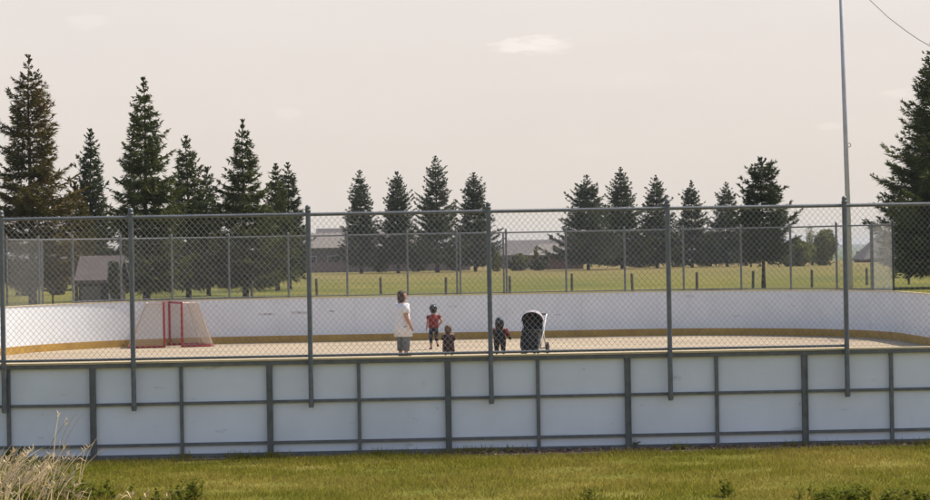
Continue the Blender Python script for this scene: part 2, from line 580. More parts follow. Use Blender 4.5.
far_px = [790.7, 741, 683.4, 624.7, 566, 506.5, 457.0, 407.4, 347, 288.4, 229, 172, 121]
fps = [s_at(p, S_FAR0 + .5 * LA, S_FARE - .3 * LA, 2.2, .095) for p in far_px]
fsp = 1.754
fps = [s_at(p, S_FAR0 + .10 * LA, S_FARL, 2.2, .095) for p in (903.5, 897, 872.6, 836.6)] + fps + [s_at(p, S_FAR1, S_FAR1 + .95 * LA, 2.2, .095) for p in (73, 39, 7)]
g2 = [s_at(p, S_FARL, S_FAR1, 2.2, .095) for p in (503.6, 460.2)]
far_fence = fence('chain_link_fence', 'chain link fence round the far end of the rink, behind the people',
      fps[0], fps[-1], fps, (fps[0], fps[-3]), double=g2, top=3.175, wr=.0014)


def wing(fence_root, a, b_):
    # straight chain link panel from the end post a back to a free post b_
    a, b_ = Vector(a), Vector(b_)
    inv = Matrix.Translation(-Vector(fence_root.location))
    ln = (b_ - a).length; d = (b_ - a).normalized(); Z = Vector((0, 0, 1))
    zb, zt = .25, 3.19
    mb = MB(); mb.tube([b_ + Z * .1, b_ + Z * 3.23], .031, 10); mb.build('post', 'pipe', fence_root, inv=inv)
    mb = MB(); mb.tube([a + Z * 3.175, b_ + Z * 3.175], .0215, 8); mb.build('top_rail', 'pipe', fence_root, inv=inv)
    mb = MB(); run = (zt - zb) / 1.12
    for fam in (1, -1):
        q = -run
        while q < ln + run:
            t0, t1 = 0.0, 1.0                      # clip the diagonal to the panel
            x0, x1 = q, q + fam * run
            lo = max(0.0, min(x0, x1)); hi = min(ln, max(x0, x1))
            if hi - lo > .02:
                f = lambda x: zb + (zt - zb) * (x - x0) / (x1 - x0)
                mb.tube([a + d * lo + Z * f(lo), a + d * hi + Z * f(hi)], .0010, 4, caps=False)
            q += .0707
    mb.build('wire_mesh', 'wire', fence_root, inv=inv)


e_r = outline(fps[0], .095, 0); q_r = at(871, 250, e_r.y + 5.5); wing(far_fence, e_r, (q_r.x, q_r.y, 0))
e_l = outline(fps[-1], .095, 0); q_l = at(42, 250, e_l.y + 5.5); wing(far_fence, e_l, (q_l.x, q_l.y, 0))


# ------------------------------------------------------------------ hockey goals
def goal(label, loc, rz, mirror):
    root = thing('hockey_goal', label, 'hockey goal', loc, rz, 'hockey goals standing face to face')
    m_ = -1 if mirror else 1
    W, Hh, TD, BD = 1.62, 1.27, .50, (.95 if mirror else 1.04)

    def P(x, y, z): return Vector((-m_ * x, y, z))
    for y in (0, W):
        mb = MB(); mb.tube([P(0, y, 0), P(0, y, Hh)], .034, 10); mb.build('goal_post', 'red', root)
    mb = MB(); mb.tube([P(0, .0, Hh), P(0, W, Hh)], .034, 10); mb.build('crossbar', 'red', root)
    mb = MB(); mb.tube([P(0, 0, .03), P(BD * .85, 0, .03), P(BD, .22, .03), P(BD, W - .22, .03), P(BD * .85, W, .03), P(0, W, .03)], .03, 8)
    mb.build('base_frame', 'red', root)
    mb = MB(); mb.tube([P(0, 0.02, Hh - .01), P(TD, .12, Hh - .01), P(TD, W - .12, Hh - .01), P(0, W - .02, Hh - .01)], .019, 8)
    mb.build('top_frame', 'pinkpipe', root)
    mb = MB()
    for y0, y1 in ((.12, .06), (W - .12, W - .06)):
        mb.tube([P(TD, y0, Hh), P(BD * .93, y1, .03)], .014, 6)
    mb.build('back_stay', 'pinkpipe', root)
    mb = MB(); pit = .045; r_ = .0032

    def sheet(a, b_, c, d):          # net over the quad a-b (bottom), d-c (top)
        n1_ = max(2, int((b_ - a).length / pit)); n2_ = max(2, int((d - a).length / pit))
        for i in range(n1_ + 1):
            t = i / n1_; mb.tube([a.lerp(b_, t), d.lerp(c, t)], r_, 3, caps=False)
        for i in range(n2_ + 1):
            t = i / n2_; mb.tube([a.lerp(d, t), b_.lerp(c, t)], r_, 3, caps=False)
    for y, yt in ((0, .06), (W, W - .06)):
        sheet(P(0, y, .04), P(BD * .9, y, .04), P(TD, yt, Hh - .02), P(0, y, Hh - .02))
    sheet(P(BD, 0.1, .04), P(BD, W - .1, .04), P(TD, W - .1, Hh - .02), P(TD, .1, Hh - .02))
    sheet(P(0, .02, Hh - .012), P(0, W - .02, Hh - .012), P(TD, W - .1, Hh - .012), P(TD, .1, Hh - .012))
    mb.build('net', 'net', root)
    return root


GD = 64.2


def floor_at(px, d):
    p = at(px, 250, d)
    return (p.x, d, RZ)


goal('red hockey goal seen side on, its open front facing right', floor_at(162.8, GD), R(6.5), False)
goal('red hockey goal seen side on, its open front facing left', floor_at(180.6, GD), R(20), True)


# ------------------------------------------------------------------ people
def skin_obj(name, verts, radii, edges_, root_i, mat, parent, sub=2):
    me = bpy.data.meshes.new(name)
    me.from_pydata([tuple(v) for v in verts], edges_, [])
    o = bpy.data.objects.new('tmp_skin', me)
    COL.objects.link(o)
    md = o.modifiers.new('skin', 'SKIN')
    md.use_smooth_shade = True
    for i, r_ in enumerate(radii):
        sv = me.skin_vertices[0].data[i]
        sv.radius = r_ if isinstance(r_, tuple) else (r_, r_)
        sv.use_root = (i == root_i)
    ms = o.modifiers.new('sub', 'SUBSURF'); ms.levels = sub; ms.render_levels = sub
    dg = bpy.context.evaluated_depsgraph_get()
    me2 = bpy.data.meshes.new_from_object(o.evaluated_get(dg))
    bpy.data.objects.remove(o)
    me2.name = name
    me2.materials.clear(); me2.materials.append(M[mat])
    me2.polygons.foreach_set('use_smooth', [True] * len(me2.polygons))
    o2 = bpy.data.objects.new(name, me2)
    COL.objects.link(o2); o2.parent = parent
    return o2


def figure(label, loc, H, face, hd=.135, hip=.50, sw=.105, arms=None, legs=None, hair=None, hair_long=.0,
           helmet=False, top=None, top_len=.0, sleeve=.5, bottom=None, leg_cover=.9, shoe='shoe', lean=0.0, bulk=1.0, group=None, sleeve_mat=None, waist=.06, guards=False, leg_w=1.0):
    """person facing local +X, left hand at +Y; all lengths as fractions of the height"""
    root = thing('person', label, 'person', loc, face, group)
    S = H
    zN = 1 - hd * 1.15; zS = zN - .035
    hw = .052 * bulk
    arms = arms or {}
    legs = legs or {}
    v, r_, e_ = [], [], []

    def add(p, rad, par=None):
        v.append(Vector(p) * S); r_.append((rad[0] * S, rad[1] * S) if isinstance(rad, tuple) else rad * S)
        if par is not None: e_.append((par, len(v) - 1))
        return len(v) - 1
    lx = lambda z: lean * (z - hip)
    pel = add((0, 0, hip), (.062 * bulk, .075 * bulk))
    wai = add((lx(hip + .1), 0, hip + .10), (.052 * bulk, .066 * bulk), pel)
    che = add((lx(zS - .07), 0, zS - .06), (.060 * bulk, .078 * bulk), wai)
    nb_ = add((lx(zN), 0, zN - .005), .032, che)
    hx = lx(1) + .012
    jaw = add((hx + hd * .06, 0, 1 - hd * .80), (hd * .30, hd * .30), nb_)
    mid_ = add((hx, 0, 1 - hd * .50), (hd * .42, hd * .38), jaw)
    top_ = add((hx - hd * .05, 0, 1 - hd * .25), (hd * .32, hd * .30), mid_)
    add((hx + hd * .50, 0, 1 - hd * .58), hd * .055, mid_)                 # nose
    for sgn in (1, -1): add((hx - .02 * hd, sgn * hd * .42, 1 - hd * .55), hd * .06, mid_)   # ears
    pts = {}
    for sgn, key in ((1, 'L'), (-1, 'R')):
        a = arms.get(key, {})
        sh = Vector((lx(zS), sgn * sw, zS))
        el = sh + Vector(a.get('el', (-.01, sgn * .02, -.165)))
        wr = el + Vector(a.get('wr', (.045, sgn * .008, -.15)))
        i0 = add(sh, .036 * bulk, che); i1 = add(el, .026 * bulk, i0); i2 = add(wr, .019 * bulk, i1)
        d = (wr - el).normalized()
        lat = d.cross(Vector((0, sgn, 0)));
        lat = lat.normalized() if lat.length > .1 else Vector((1, 0, 0))
        palm = add(wr + d * .035, (.012, .020), i2)
        kn = wr + d * .05
        for q, fl_ in zip((-1.5, -.5, .5, 1.5), (.036, .044, .047, .040)):
            f0 = add(kn + lat * q * .0088, .0058, palm)
            nin = Vector((0, -sgn, 0)) * .012
            f1 = add(kn + lat * q * .0095 + d * fl_ * .55 + nin * .3, .0052, f0)
            add(kn + lat * q * .0095 + d * fl_ + nin, .0042, f1)
        t0 = add(wr + d * .022 + lat * .020, .0065, palm)
        add(wr + d * .050 + lat * .032 + Vector((0, -sgn * .008, 0)), .005, t0)
        pts['sh' + key], pts['el' + key], pts['wr' + key] = sh, el, wr
        g = legs.get(key, {})
        hp = Vector((0, sgn * hw, hip - .03))
        kn_ = hp + Vector(g.get('kn', (.012, sgn * .006, -(hip - .03) * .47)))
        an = kn_ + Vector(g.get('an', (-.012, sgn * .004, -(hip - .03) * .46)))
        j0 = add(hp, .050 * bulk, pel); j1 = add(kn_, .034 * bulk, j0); j2 = add(an, .021 * bulk, j1)
        fd = Vector(g.get('ft', (.075, sgn * .012, -.018)))
        j3 = add(an + Vector((fd.x * .35, fd.y * .35, fd.z)), .021, j2); add(an + fd, .016, j3)
        pts['hp' + key], pts['kn' + key], pts['an' + key], pts['ft' + key] = hp, kn_, an, fd
    skin_obj('body', v, r_, e_, pel, 'skin', root)
    Sx = lambda p: Vector(p) * S
    # face: eyes and mouth
    mb = MB()
    for sgn in (1, -1):
        mb.ball(Sx((hx + hd * .385, sgn * hd * .15, 1 - hd * .48)), hd * .05 * S, nu=8, nv=5, zmin=-.99)
    mb.build('eyes', 'hair_dark', root, smooth=True)
    mb = MB(); mb.ball(Sx((hx + hd * .36, 0, 1 - hd * .78)), hd * .03 * S, hd * .10 * S, hd * .025 * S, 8, 5, -.99)
    mb.build('mouth', 'maroon_cloth', root, smooth=True)
    if hair:
        mb = MB()

        def hf(p):
            q = Vector(p)
            if q.x > .1 and q.z < .45: q.x = .1 + (q.x - .1) * .15
            if q.z < 0: q.z *= 1 + hair_long * (1 if q.x < .4 else .3); q.y *= 1.0 + .12 * hair_long
            w = 1 + .05 * math.sin(q.y * 13 + q.z * 9)
            return q * w
        mb.ball(Sx((hx - hd * .06, 0, 1 - hd * .44)), hd * .50 * S, hd * .46 * S, hd * .49 * S, 18, 12, -.96, hf)
        mb.build('hair', hair, root, smooth=True)
    if helmet:
        mb = MB()
        mb.ball(Sx((hx - hd * .02, 0, 1 - hd * .40)), hd * .60 * S, hd * .53 * S, hd * .56 * S, 18, 9, -.25)
        for k in (-1, 0, 1):
            mb.tube([Sx((hx + hd * (.46 - .02), k * hd * .2, 1 - hd * .12)), Sx((hx - hd * .1, k * hd * .22, 1 + hd * .17)), Sx((hx - hd * .55, k * hd * .18, 1 - hd * .2))], hd * .05 * S, 6)
        mb.build('helmet', 'helmet', root, smooth=True)
    if top:
        mb = MB()
        h0 = hip - .02 - top_len
        fl_ = .012
        rg = [((.012 * min(1, top_len * 6), 0, h0), .080 * bulk + fl_ + max(0, top_len) * .10, .100 * bulk + fl_ + max(0, top_len) * .04), ((lx(hip + .02) + .004, 0, hip + .02), .078 * bulk + fl_, .098 * bulk + fl_),
              ((lx(hip + .1), 0, hip + .10), .068 * bulk + fl_, .088 * bulk + fl_), ((lx(zS - .08), 0, zS - .08), .074 * bulk + fl_, .098 * bulk + fl_),
              ((lx(zS - .02), 0, zS - .02), .062 * bulk + fl_, sw + .012), ((lx(zS), 0, zS + .018), .050, sw * .9), ((lx(zN), 0, zN + .002), .036, .046)]
        mb.loft([(Sx(c), a_ * S, b_ * S) for c, a_, b_ in rg], 18)
        mb2 = MB()
        for key in 'LR':
            if sleeve > 0:
                sh, el, wr = pts['sh' + key], pts['el' + key], pts['wr' + key]
                if sleeve <= .5:
                    en = sh.lerp(el, sleeve * 2); p_ = [sh + Vector((0, 0, .008)), sh.lerp(en, .5), en]
                else:
                    en = el.lerp(wr, (sleeve - .5) * 2); p_ = [sh + Vector((0, 0, .008)), sh.lerp(el, .6), el, en]
                rad = [.042 * bulk + .004, .043 * bulk, .041 * bulk, .032 * bulk][:len(p_)]
                (mb2 if sleeve_mat else mb).tube([Sx(q) for q in p_], [k * S for k in rad], 12)
                if sleeve_mat:
                    mb2.build('sleeve', sleeve_mat, root, smooth=True); mb2 = MB()
        mb.build('jacket' if sleeve > .6 else 'shirt', top, root, smooth=True)
    if bottom:
        mb = MB()
        mb.loft([(Sx((0, 0, hip - .075)), .058 * bulk * S, .088 * bulk * S), (Sx((0, 0, hip - .02)), .074 * bulk * S, .098 * bulk * S),
                 (Sx((0, 0, hip + .03)), .074 * bulk * S, .092 * bulk * S), (Sx((lx(hip + waist), 0, hip + waist)), (.066 + .1 * max(0, waist - .06)) * bulk * S, (.084 + .2 * max(0, waist - .06)) * bulk * S)], 16)
        for key in 'LR':
            hp, kn_, an = pts['hp' + key], pts['kn' + key], pts['an' + key]
            if leg_cover <= .5:
                p_ = [hp, hp.lerp(kn_, .5), hp.lerp(kn_, leg_cover * 2)]; rad = [.060, .057, .054]
            else:
                p_ = [hp, hp.lerp(kn_, .6), kn_, kn_.lerp(an, (leg_cover - .5) * 2)]; rad = [.058, .050, .043, .037]
            mb.tube([Sx(q) for q in p_], [k * S * bulk * leg_w for k in rad], 12)
        mb.build('trousers' if leg_cover > .6 else 'shorts', bottom, root, smooth=True)
    if guards:
        for key in 'LR':
            el, wr = pts['el' + key], pts['wr' + key]
            mb = MB(); mb.tube([Sx(el.lerp(wr, .72)), Sx(wr), Sx(wr + (wr - el).normalized() * .05)], [.034 * S, .040 * S, .030 * S], 10)
            mb.build('wrist_guard', 'black_cloth', root, smooth=True)
    if shoe:
        for key in 'LR':
            an, fd = pts['an' + key], pts['ft' + key]
            mb = MB()
            zt = an.z
            pts_ = [an + Vector((-.022, 0, fd.z * .9)), an + Vector((fd.x * .2, fd.y * .2, fd.z * .7)), an + Vector((fd.x * .7, fd.y * .7, fd.z * 1.0)), an + fd * 1.12]
            mb.tube([Sx(q) for q in pts_], [.022 * S, .028 * S, .026 * S, .016 * S], 10)
            mb.tube([Sx(an + Vector((0, 0, fd.z * .5))), Sx(an + Vector((0, 0, .014)))], .027 * S, 10)
            mb.build('shoe', shoe, root, smooth=True)
    return root


def stand(px, py):
    p = on_ground(px, py, RZ)
    return (p.x, p.y, RZ)


figure('woman in a long white tee shirt and loose grey trousers standing side on', stand(403, 357.2), 1.66, R(22), hd=.150, sw=.125,
       hair='hair_brown', hair_long=1.8, top='white_cloth', top_len=.17, sleeve=.40, bottom='grey_cloth', leg_cover=.86, leg_w=1.0, bulk=1.38,
       arms={'R': {'el': (-.005, -.045, -.165), 'wr': (.065, -.012, -.15)}, 'L': {'el': (.01, .02, -.165), 'wr': (.05, 0, -.15)}},
       legs={'R': {'kn': (.03, -.004, -.22)}, 'L': {'kn': (0, .004, -.22)}})
figure('girl in a black helmet, red top and navy bottoms lifting one foot', stand(434, 349.4), 1.17, R(105), hd=.175, hip=.475, sw=.11,
       helmet=True, hair='hair_dark', hair_long=.3, top='red_cloth', top_len=-.09, sleeve=.24, bottom='navy_cloth', waist=.15, leg_cover=.72, shoe='maroon_cloth', leg_w=.85, bulk=1.10,
       arms={'R': {'el': (-.06, -.075, -.12), 'wr': (.11, .035, -.07)}, 'L': {'el': (0, .03, -.15), 'wr': (.05, .01, -.13)}},
       legs={'R': {'kn': (.07, -.02, -.19), 'an': (-.08, -.01, -.155)}})
figure('bareheaded toddler with light brown hair in a long dark brown coat', stand(448.6, 355.6), .76, R(75), hd=.245, hip=.38, sw=.15,
       hair='hair_fair', hair_long=.8, top='coat_brown', top_len=.23, sleeve=.85, bottom='black_cloth', leg_cover=.9, shoe='shoe', bulk=1.85,
       arms={'R': {'el': (.04, -.02, -.13), 'wr': (.10, .04, -.06)}, 'L': {'el': (.04, .02, -.13), 'wr': (.10, -.04, -.06)}})
figure('small child in a black helmet with maroon sleeves, arms held out', stand(500, 355.0), .91, R(80), hd=.23, hip=.42, sw=.15,
       helmet=True, hair='hair_dark', hair_long=1.7, top='black_cloth', sleeve_mat='maroon_cloth', guards=True, top_len=.08, sleeve=.8, bottom='black_cloth', leg_cover=.9, shoe='black_cloth', bulk=1.6,
       arms={'R': {'el': (-.01, -.075, -.12), 'wr': (.05, -.045, -.11)}, 'L': {'el': (-.01, .075, -.12), 'wr': (.05, .045, -.11)}})

# ------------------------------------------------------------------ stroller (faces local +X)
st = thing('baby_stroller', 'dark baby stroller with a pale rounded canopy and white frame', 'stroller', stand(533, 355.2), R(-104))


def wheel(c, rad, wd, name='wheel'):
    mb = MB(); c = Vector(c)
    mb.tube([c + Vector((0, -wd / 2, 0)), c + Vector((0, wd / 2, 0))], [rad * .36, rad * .36], 14)
    for k in range(5):
        an = 2 * math.pi * k / 5
        mb.tube([c, c + Vector((math.cos(an), 0, math.sin(an))) * rad * .85], .008, 5)
    w = mb.build(name, 'rubber', st, smooth=False)
    mb = MB(); n_ = 20
    ring_ = [c + Vector((math.cos(2 * math.pi * k / n_), 0, math.sin(2 * math.pi * k / n_))) * (rad - wd * .45) for k in range(n_ + 1)]
    mb.tube(ring_, wd * .45, 8, caps=False)
    mb.build('tyre', 'rubber', w, smooth=True)


for y in (.31, -.31):
    wheel((-.28, y, .16), .16, .05)
for y in (.20, .11, -.11, -.20):
    wheel((.33, y, .085), .085, .045)
for y in (.27, -.27):
    mb = MB(); mb.tube([(-.44, y, 1.00), (-.36, y, .95), (.02, y, .52), (.33, y * .72, .10)], .017, 8); mb.build('frame_tube', 'white_metal', st, smooth=True)
    mb = MB(); mb.tube([(-.28, y, .16), (-.06, y, .58), (-.02, y * .98, .84)], .015, 8); mb.build('frame_tube', 'white_metal', st, smooth=True)
mb = MB(); mb.tube([(-.44, -.27, 1.0), (-.47, 0, 1.01), (-.44, .27, 1.0)], .02, 8); mb.build('handle', 'rubber', st, smooth=True)
for ax_ in ([(.33, -.2, .09), (.33, .2, .09)], [(-.28, -.31, .16), (-.28, .31, .16)]):
    mb = MB(); mb.tube(ax_, .013, 6); mb.build('axle', 'rubber', st)
mb = MB()                                     # padded seat: back, base, sides, leg rest
prof = [(-.22, .98), (-.16, .72), (-.06, .46), (.20, .44), (.30, .30), (.34, .17)]
nW = 9
for x, z in prof:
    for j in range(nW):
        t = -1 + 2 * j / (nW - 1)
        lift = .12 * abs(t) ** 3
        mb.v.append((x + lift * .9, t * .225, z + lift * .5))
    for j in range(nW):
        t = 1 - 2 * j / (nW - 1)
        lift = .12 * abs(t) ** 3
        mb.v.append((x - .05 + lift * .9, t * .235, z - .03 + lift * .5))
for i in range(len(prof) - 1):
    for j in range(2 * nW):
        j2 = (j + 1) % (2 * nW)
        mb.f.append((i * 2 * nW + j, i * 2 * nW + j2, (i + 1) * 2 * nW + j2, (i + 1) * 2 * nW + j))
mb.f.append(tuple(range(2 * nW))); mb.f.append(tuple(reversed(range((len(prof) - 1) * 2 * nW, len(prof) * 2 * nW))))
mb.build('seat', 'black_cloth', st, smooth=True)
mb = MB(); mb.tube([(.05, -.25, .60), (.24, -.2, .62), (.27, 0, .62), (.24, .2, .62), (.05, .25, .60)], .02, 8); mb.build('bumper_bar', 'rubber', st, smooth=True)
mb = MB()                                     # basket under the seat
mb.loft([((0, 0, .16), .24, .18), ((0, 0, .22), .27, .21), ((-.01, 0, .34), .28, .22)], 16); mb.build('basket', 'black_cloth', st, smooth=True)
mb = MB()                                     # quilted leg cover hanging over the front
for (x, z, hw_) in ((.10, .66, .25), (.24, .60, .25), (.31, .42, .24), (.33, .22, .21), (.33, .14, .19)):
    for j in range(9):
        t = -1 + j / 4
        mb.v.append((x - .10 * abs(t) ** 3, t * hw_, z + .01 * math.sin(j * 2)))
    for j in range(9):
        t = 1 - j / 4
        mb.v.append((x - .03 - .10 * abs(t) ** 3, t * (hw_ - .015), z - .015))
for i in range(4):
    for j in range(18):
        j2 = (j + 1) % 18
        mb.f.append((i * 18 + j, i * 18 + j2, (i + 1) * 18 + j2, (i + 1) * 18 + j))
mb.f.append(tuple(range(18))); mb.f.append(tuple(reversed(range(72, 90))))
mb.build('leg_cover', 'black_cloth', st, smooth=True)
for nm, sc_, mt_ in (('canopy', 1.0, 'canopy'), ('canopy_lining', .965, 'black_cloth')):
    mb = MB(); na, nb2 = 10, 14                # quarter-dome hood: arcs swung from behind the seat to above it
    for i in range(na + 1):
        ph = R(-20 + 140 * i / na)
        for j in range(nb2 + 1):
            th = math.pi * j / nb2
            x = -math.cos(ph) * (.34 if ph < 1.57 else .26) * math.sin(th) ** .75
            z = math.sin(ph) * .34 * math.sin(th) ** .75
            mb.v.append((-.03 + x * sc_, .285 * math.cos(th) * sc_, .78 + z * sc_))
    for i in range(na):
        for j in range(nb2):
            a = i * (nb2 + 1) + j
            mb.f.append((a, a + 1, a + nb2 + 2, a + nb2 + 1))
    mb.build(nm, mt_, st, smooth=True)


# ------------------------------------------------------------------ trees
def tri_object(name, V, mat, parent):
    V = np.asarray(V, dtype=np.float32).reshape(-1, 3)
    n = len(V) // 3
    me = bpy.data.meshes.new(name)
    me.vertices.add(len(V)); me.vertices.foreach_set('co', V.ravel())
    me.loops.add(n * 3); me.loops.foreach_set('vertex_index', np.arange(n * 3, dtype=np.int32))
    me.polygons.add(n); me.polygons.foreach_set('loop_start', np.arange(0, n * 3, 3, dtype=np.int32))
    me.polygons.foreach_set('loop_total', np.full(n, 3, dtype=np.int32))
    me.update(calc_edges=True); me.validate()
    me.materials.append(M[mat] if isinstance(mat, str) else mat)
    o = bpy.data.objects.new(name, me)
    COL.objects.link(o); o.parent = parent
    return o


def needles(base, direc, length, width, per, rg):
    """arrays of sprigs -> long thin triangles hanging round each sprig. base,direc: (n,3); length: (n,)"""
    n = len(base)
    out = []
    for k in range(per):
        rnd = rg.normal(0, .38, (n, 3)); rnd[:, 2] -= .12
        d = direc + rnd
        d /= np.linalg.norm(d, axis=1)[:, None]
        t0 = rg.uniform(0, .75, (n, 1))
        p = base + direc * length[:, None] * t0
        ln = (length * rg.uniform(.45, .85, n))[:, None]
        sd = np.cross(d, rg.normal(0, 1, (n, 3))); sd /= np.linalg.norm(sd, axis=1)[:, None] + 1e-6
        w = (width * rg.uniform(.7, 1.3, n))[:, None]
        a = p + sd * w; b_ = p - sd * w; c = p + d * ln
        out.append(np.stack([a, b_, c], 1))
    return np.concatenate(out).reshape(-1, 3)


def spruce(label, px, topy, d, half, botpy, seed, mat='fir', power=.75, droop=.15, dens=1.0, gap=.0, fine=1.0, lean=0.0, clear=None, cat='tree', name='spruce_tree', twist=0.0, bulge=0.0):
    rg = np.random.default_rng(seed)
    X = at(px, 250, d).x
    z0 = ground_z(X, d)
    H = (at(px, topy, d).z - z0) * 1.008
    Rm = half / F * d * 1.12
    zb = max(.25, at(px, botpy, d).z - z0)
    root = thing(name, label, cat, (X, d, z0))
    # trunk
    mb = MB()
    tp = [Vector((lean * t * H + .08 * math.sin(t * 5 + seed) * t, .08 * math.cos(t * 4 + seed) * t, t * H * .99 - .05)) for t in np.linspace(0, 1, 9)]
    r0 = max(.10, H * .0155)
    rr = [r0 * (1 - .93 * t) for t in np.linspace(0, 1, 9)]
    rr[0] *= 1.25
    mb.tube(tp, rr, 8)
    # limbs
    bases, dirs, lens = [], [], []
    hgt = H - zb
    spacing = .35 / dens
    nwh = int(hgt / spacing)
    for i in range(nwh):
        f = (i + rg.uniform(-.3, .3)) / nwh          # 0 top .. 1 bottom
        f = min(max(f, .012), 1)
        z = H - f * hgt
        env = Rm * (f ** power) * (1 + bulge * math.sin(math.pi * f)) * (1 - .25 * max(0, f - .85) / .15)
        nb_ = 4 if f < .1 else (7 if f < .5 else 9)
        env *= rg.uniform(.84, 1.14)
        ph = rg.uniform(0, 6.28)
        for q in range(nb_):
            if rg.random() < gap: continue
            az = ph + 6.283 * q / nb_ + rg.normal(0, .25)
            Ln = env * rg.uniform(.74, 1.14) * (1 + .15 * math.sin(3 * az + seed + 9 * f + twist))
            if rg.random() < .07: Ln *= 1.22
            if Ln < .07: Ln = .07
            el = .75 * (1 - f) ** 2.2 + .12 - droop * (f ** .7) * 1.6 + rg.normal(0, .07)
            h_ = Vector((math.cos(az), math.sin(az), 0))
            st_ = Vector((lean * (z / H) * H, 0, z))
            pts_ = []
            for t in (0, .35, .7, 1.0):
                up = math.tan(el) * t * Ln * (1 - .1 * t) + .13 * Ln * t ** 3 * (1 if f > .2 else .3) - .05 * Ln * math.sin(math.pi * t)
                pts_.append(st_ + h_ * Ln * t + Vector((0, 0, up)))
            if pts_[-1].z < .12: continue
            mb.tube(pts_, [max(.012, .028 * Ln ** .7), max(.01, .018 * Ln ** .7), .009, .005], 4, caps=False)
            # sprigs
            P = [np.array(p) for p in pts_]
            ns = max(3, int(Ln / (.15 / fine)))
            for k in range(ns):
                t = .10 + .90 * (k + rg.random()) / ns
                sg = min(2, int(t / .35)); lo_ = (0, .35, .7)[sg]; hi_ = (.35, .7, 1.0)[sg]
                w = (t - lo_) / (hi_ - lo_)
                p = P[sg] * (1 - w) + P[sg + 1] * w
                ax = P[sg + 1] - P[sg]; ax /= np.linalg.norm(ax)
                lat = np.array((-h_.y, h_.x, 0.0))
                tl = min(.80, .24 + .45 * (1 - t) * Ln) * rg.uniform(.7, 1.15) * min(1, .30 + Ln / 1.3)
                for sgn in (-1, 1):
                    dd = ax * .75 + lat * sgn * rg.uniform(.6, 1.0) + np.array((0, 0, rg.normal(-.12 - droop * .6, .14)))
                    dd /= np.linalg.norm(dd)
                    bases.append(p); dirs.append(dd); lens.append(tl)
                if k == ns - 1:
                    bases.append(p); dirs.append(ax); lens.append(.30 * min(1, .35 + Ln / 1.5))
                if rg.random() < .5:
                    bases.append(p); dirs.append(ax * .5 + np.array((0, 0, -.7 if droop > .1 else .5))); lens.append((.22 + .1 * rg.random()) * min(1, .35 + Ln / 1.5))
    for k in range(int(hgt * (70 if fine > .9 else 45))):      # inner twigs close to the trunk
        f = .08 + .92 * rg.random() ** .75
        q = Rm * (f ** power) * .62 * math.sqrt(rg.random()); a_ = rg.uniform(0, 6.283)
        bases.append(np.array((lean * H + q * math.cos(a_), q * math.sin(a_), H - f * hgt)))
        dv_ = np.array((math.cos(a_), math.sin(a_), rg.uniform(-.7, .25))); dirs.append(dv_ / np.linalg.norm(dv_)); lens.append(.30 + .2 * rg.random())
    for k in range(10):                              # leader
        bases.append(np.array((lean * H, 0, H - .06 * k - .05))); a_ = rg.uniform(0, 6.28)
        dirs.append(np.array((math.cos(a_) * .35, math.sin(a_) * .35, .9))); lens.append(.10 + .014 * k)
    bases, dirs, lens = np.array(bases), np.array(dirs), np.array(lens)
    big = len(bases) > 9000
    V = needles(bases, dirs, lens, .034 / max(.7, fine), 6, rg)
    mb.build('trunk', 'bark', root, smooth=True)
    tri_object('crown', V, mat, root)
    return root


near = dict(fine=1.0, dens=1.0)
far = dict(fine=.75, dens=.85)
spruce('tall broad spruce with a brownish crown at the far left of the photo', 32, 57, 118, 52, 286, 1, 'fir_brown', power=0.78, droop=.03, gap=.30, **near)
spruce('slender dark spruce between the brownish spruce and the tall dark one', 92, 131, 128, 22, 290, 2, 'fir_blue', power=0.62, droop=-.22, **near)
spruce('short broad yellow-brown conifer below the slender spruce at left', 76, 184, 122, 27, 282, 3, 'fir_brown', power=0.76, droop=.02, gap=.1, **near)
spruce('tall dark green spruce rising behind the two hockey goals', 146, 79, 116, 46, 290, 4, 'fir', power=0.86, droop=.20, gap=.06, **near)
spruce('mid sized spruce just right of the tall dark one behind the goals', 188, 137, 128, 30, 288, 5, 'fir', power=0.80, droop=.14, **near)
spruce('lowest spruce of the left group, half hidden by its neighbour', 208, 169, 138, 24, 284, 6, 'fir_dark', power=0.68, droop=.10, **near)
spruce('layered spruce with spreading lower limbs, right of the goals', 245, 121, 129, 44, 287, 7, 'fir', power=1.00, droop=.17, gap=.06, **near)
spruce('left one of the two close-set spruces beside the grey house', 277, 165, 152, 24, 280, 8, 'fir', power=0.76, droop=.05, **near)
spruce('right one of the two close-set spruces beside the grey house', 289, 164, 158, 23, 280, 9, 'fir_dark', power=0.76, droop=.05, **near)
spruce('spruce in front of the grey house, first of the middle four', 361, 171, 262, 23, 268, 10, 'fir_blue', power=0.74, droop=-.02, **far)
spruce('rounded dense spruce behind the woman, second of the middle four', 398, 173, 262, 23, 268, 11, 'fir_dark', power=0.68, droop=-.12, **far)
spruce('tallest and most open spruce of the middle four', 437, 157, 258, 30, 266, 12, 'fir_blue', power=0.82, droop=-.08, gap=.12, **far)
spruce('broad spruce behind the centre fence post, last of the middle four', 475, 174, 262, 27, 266, 13, 'fir_dark', power=0.74, droop=.06, **far)
spruce('wide bushy spruce at the left end of the right-hand row', 588, 176, 256, 38, 266, 14, 'fir_blue', power=0.88, droop=.02, **far)
spruce('tall pointed spruce, second in the right-hand row', 622, 168, 262, 32, 265, 15, 'fir_dark', power=0.88, droop=.08, **far)
spruce('narrow spruce behind a fence post, third in the right-hand row', 657, 176, 264, 27, 265, 16, 'fir_blue', power=0.86, droop=.06, **far)
spruce('slim spruce right of a fence post, fourth in the right-hand row', 692, 181, 266, 26, 265, 17, 'fir_dark', power=0.88, droop=.08, **far)
spruce('small spruce leaning on the leafy crown, fifth in the right-hand row', 727, 183, 268, 24, 265, 18, 'fir_dark', power=0.82, droop=.06, **far)
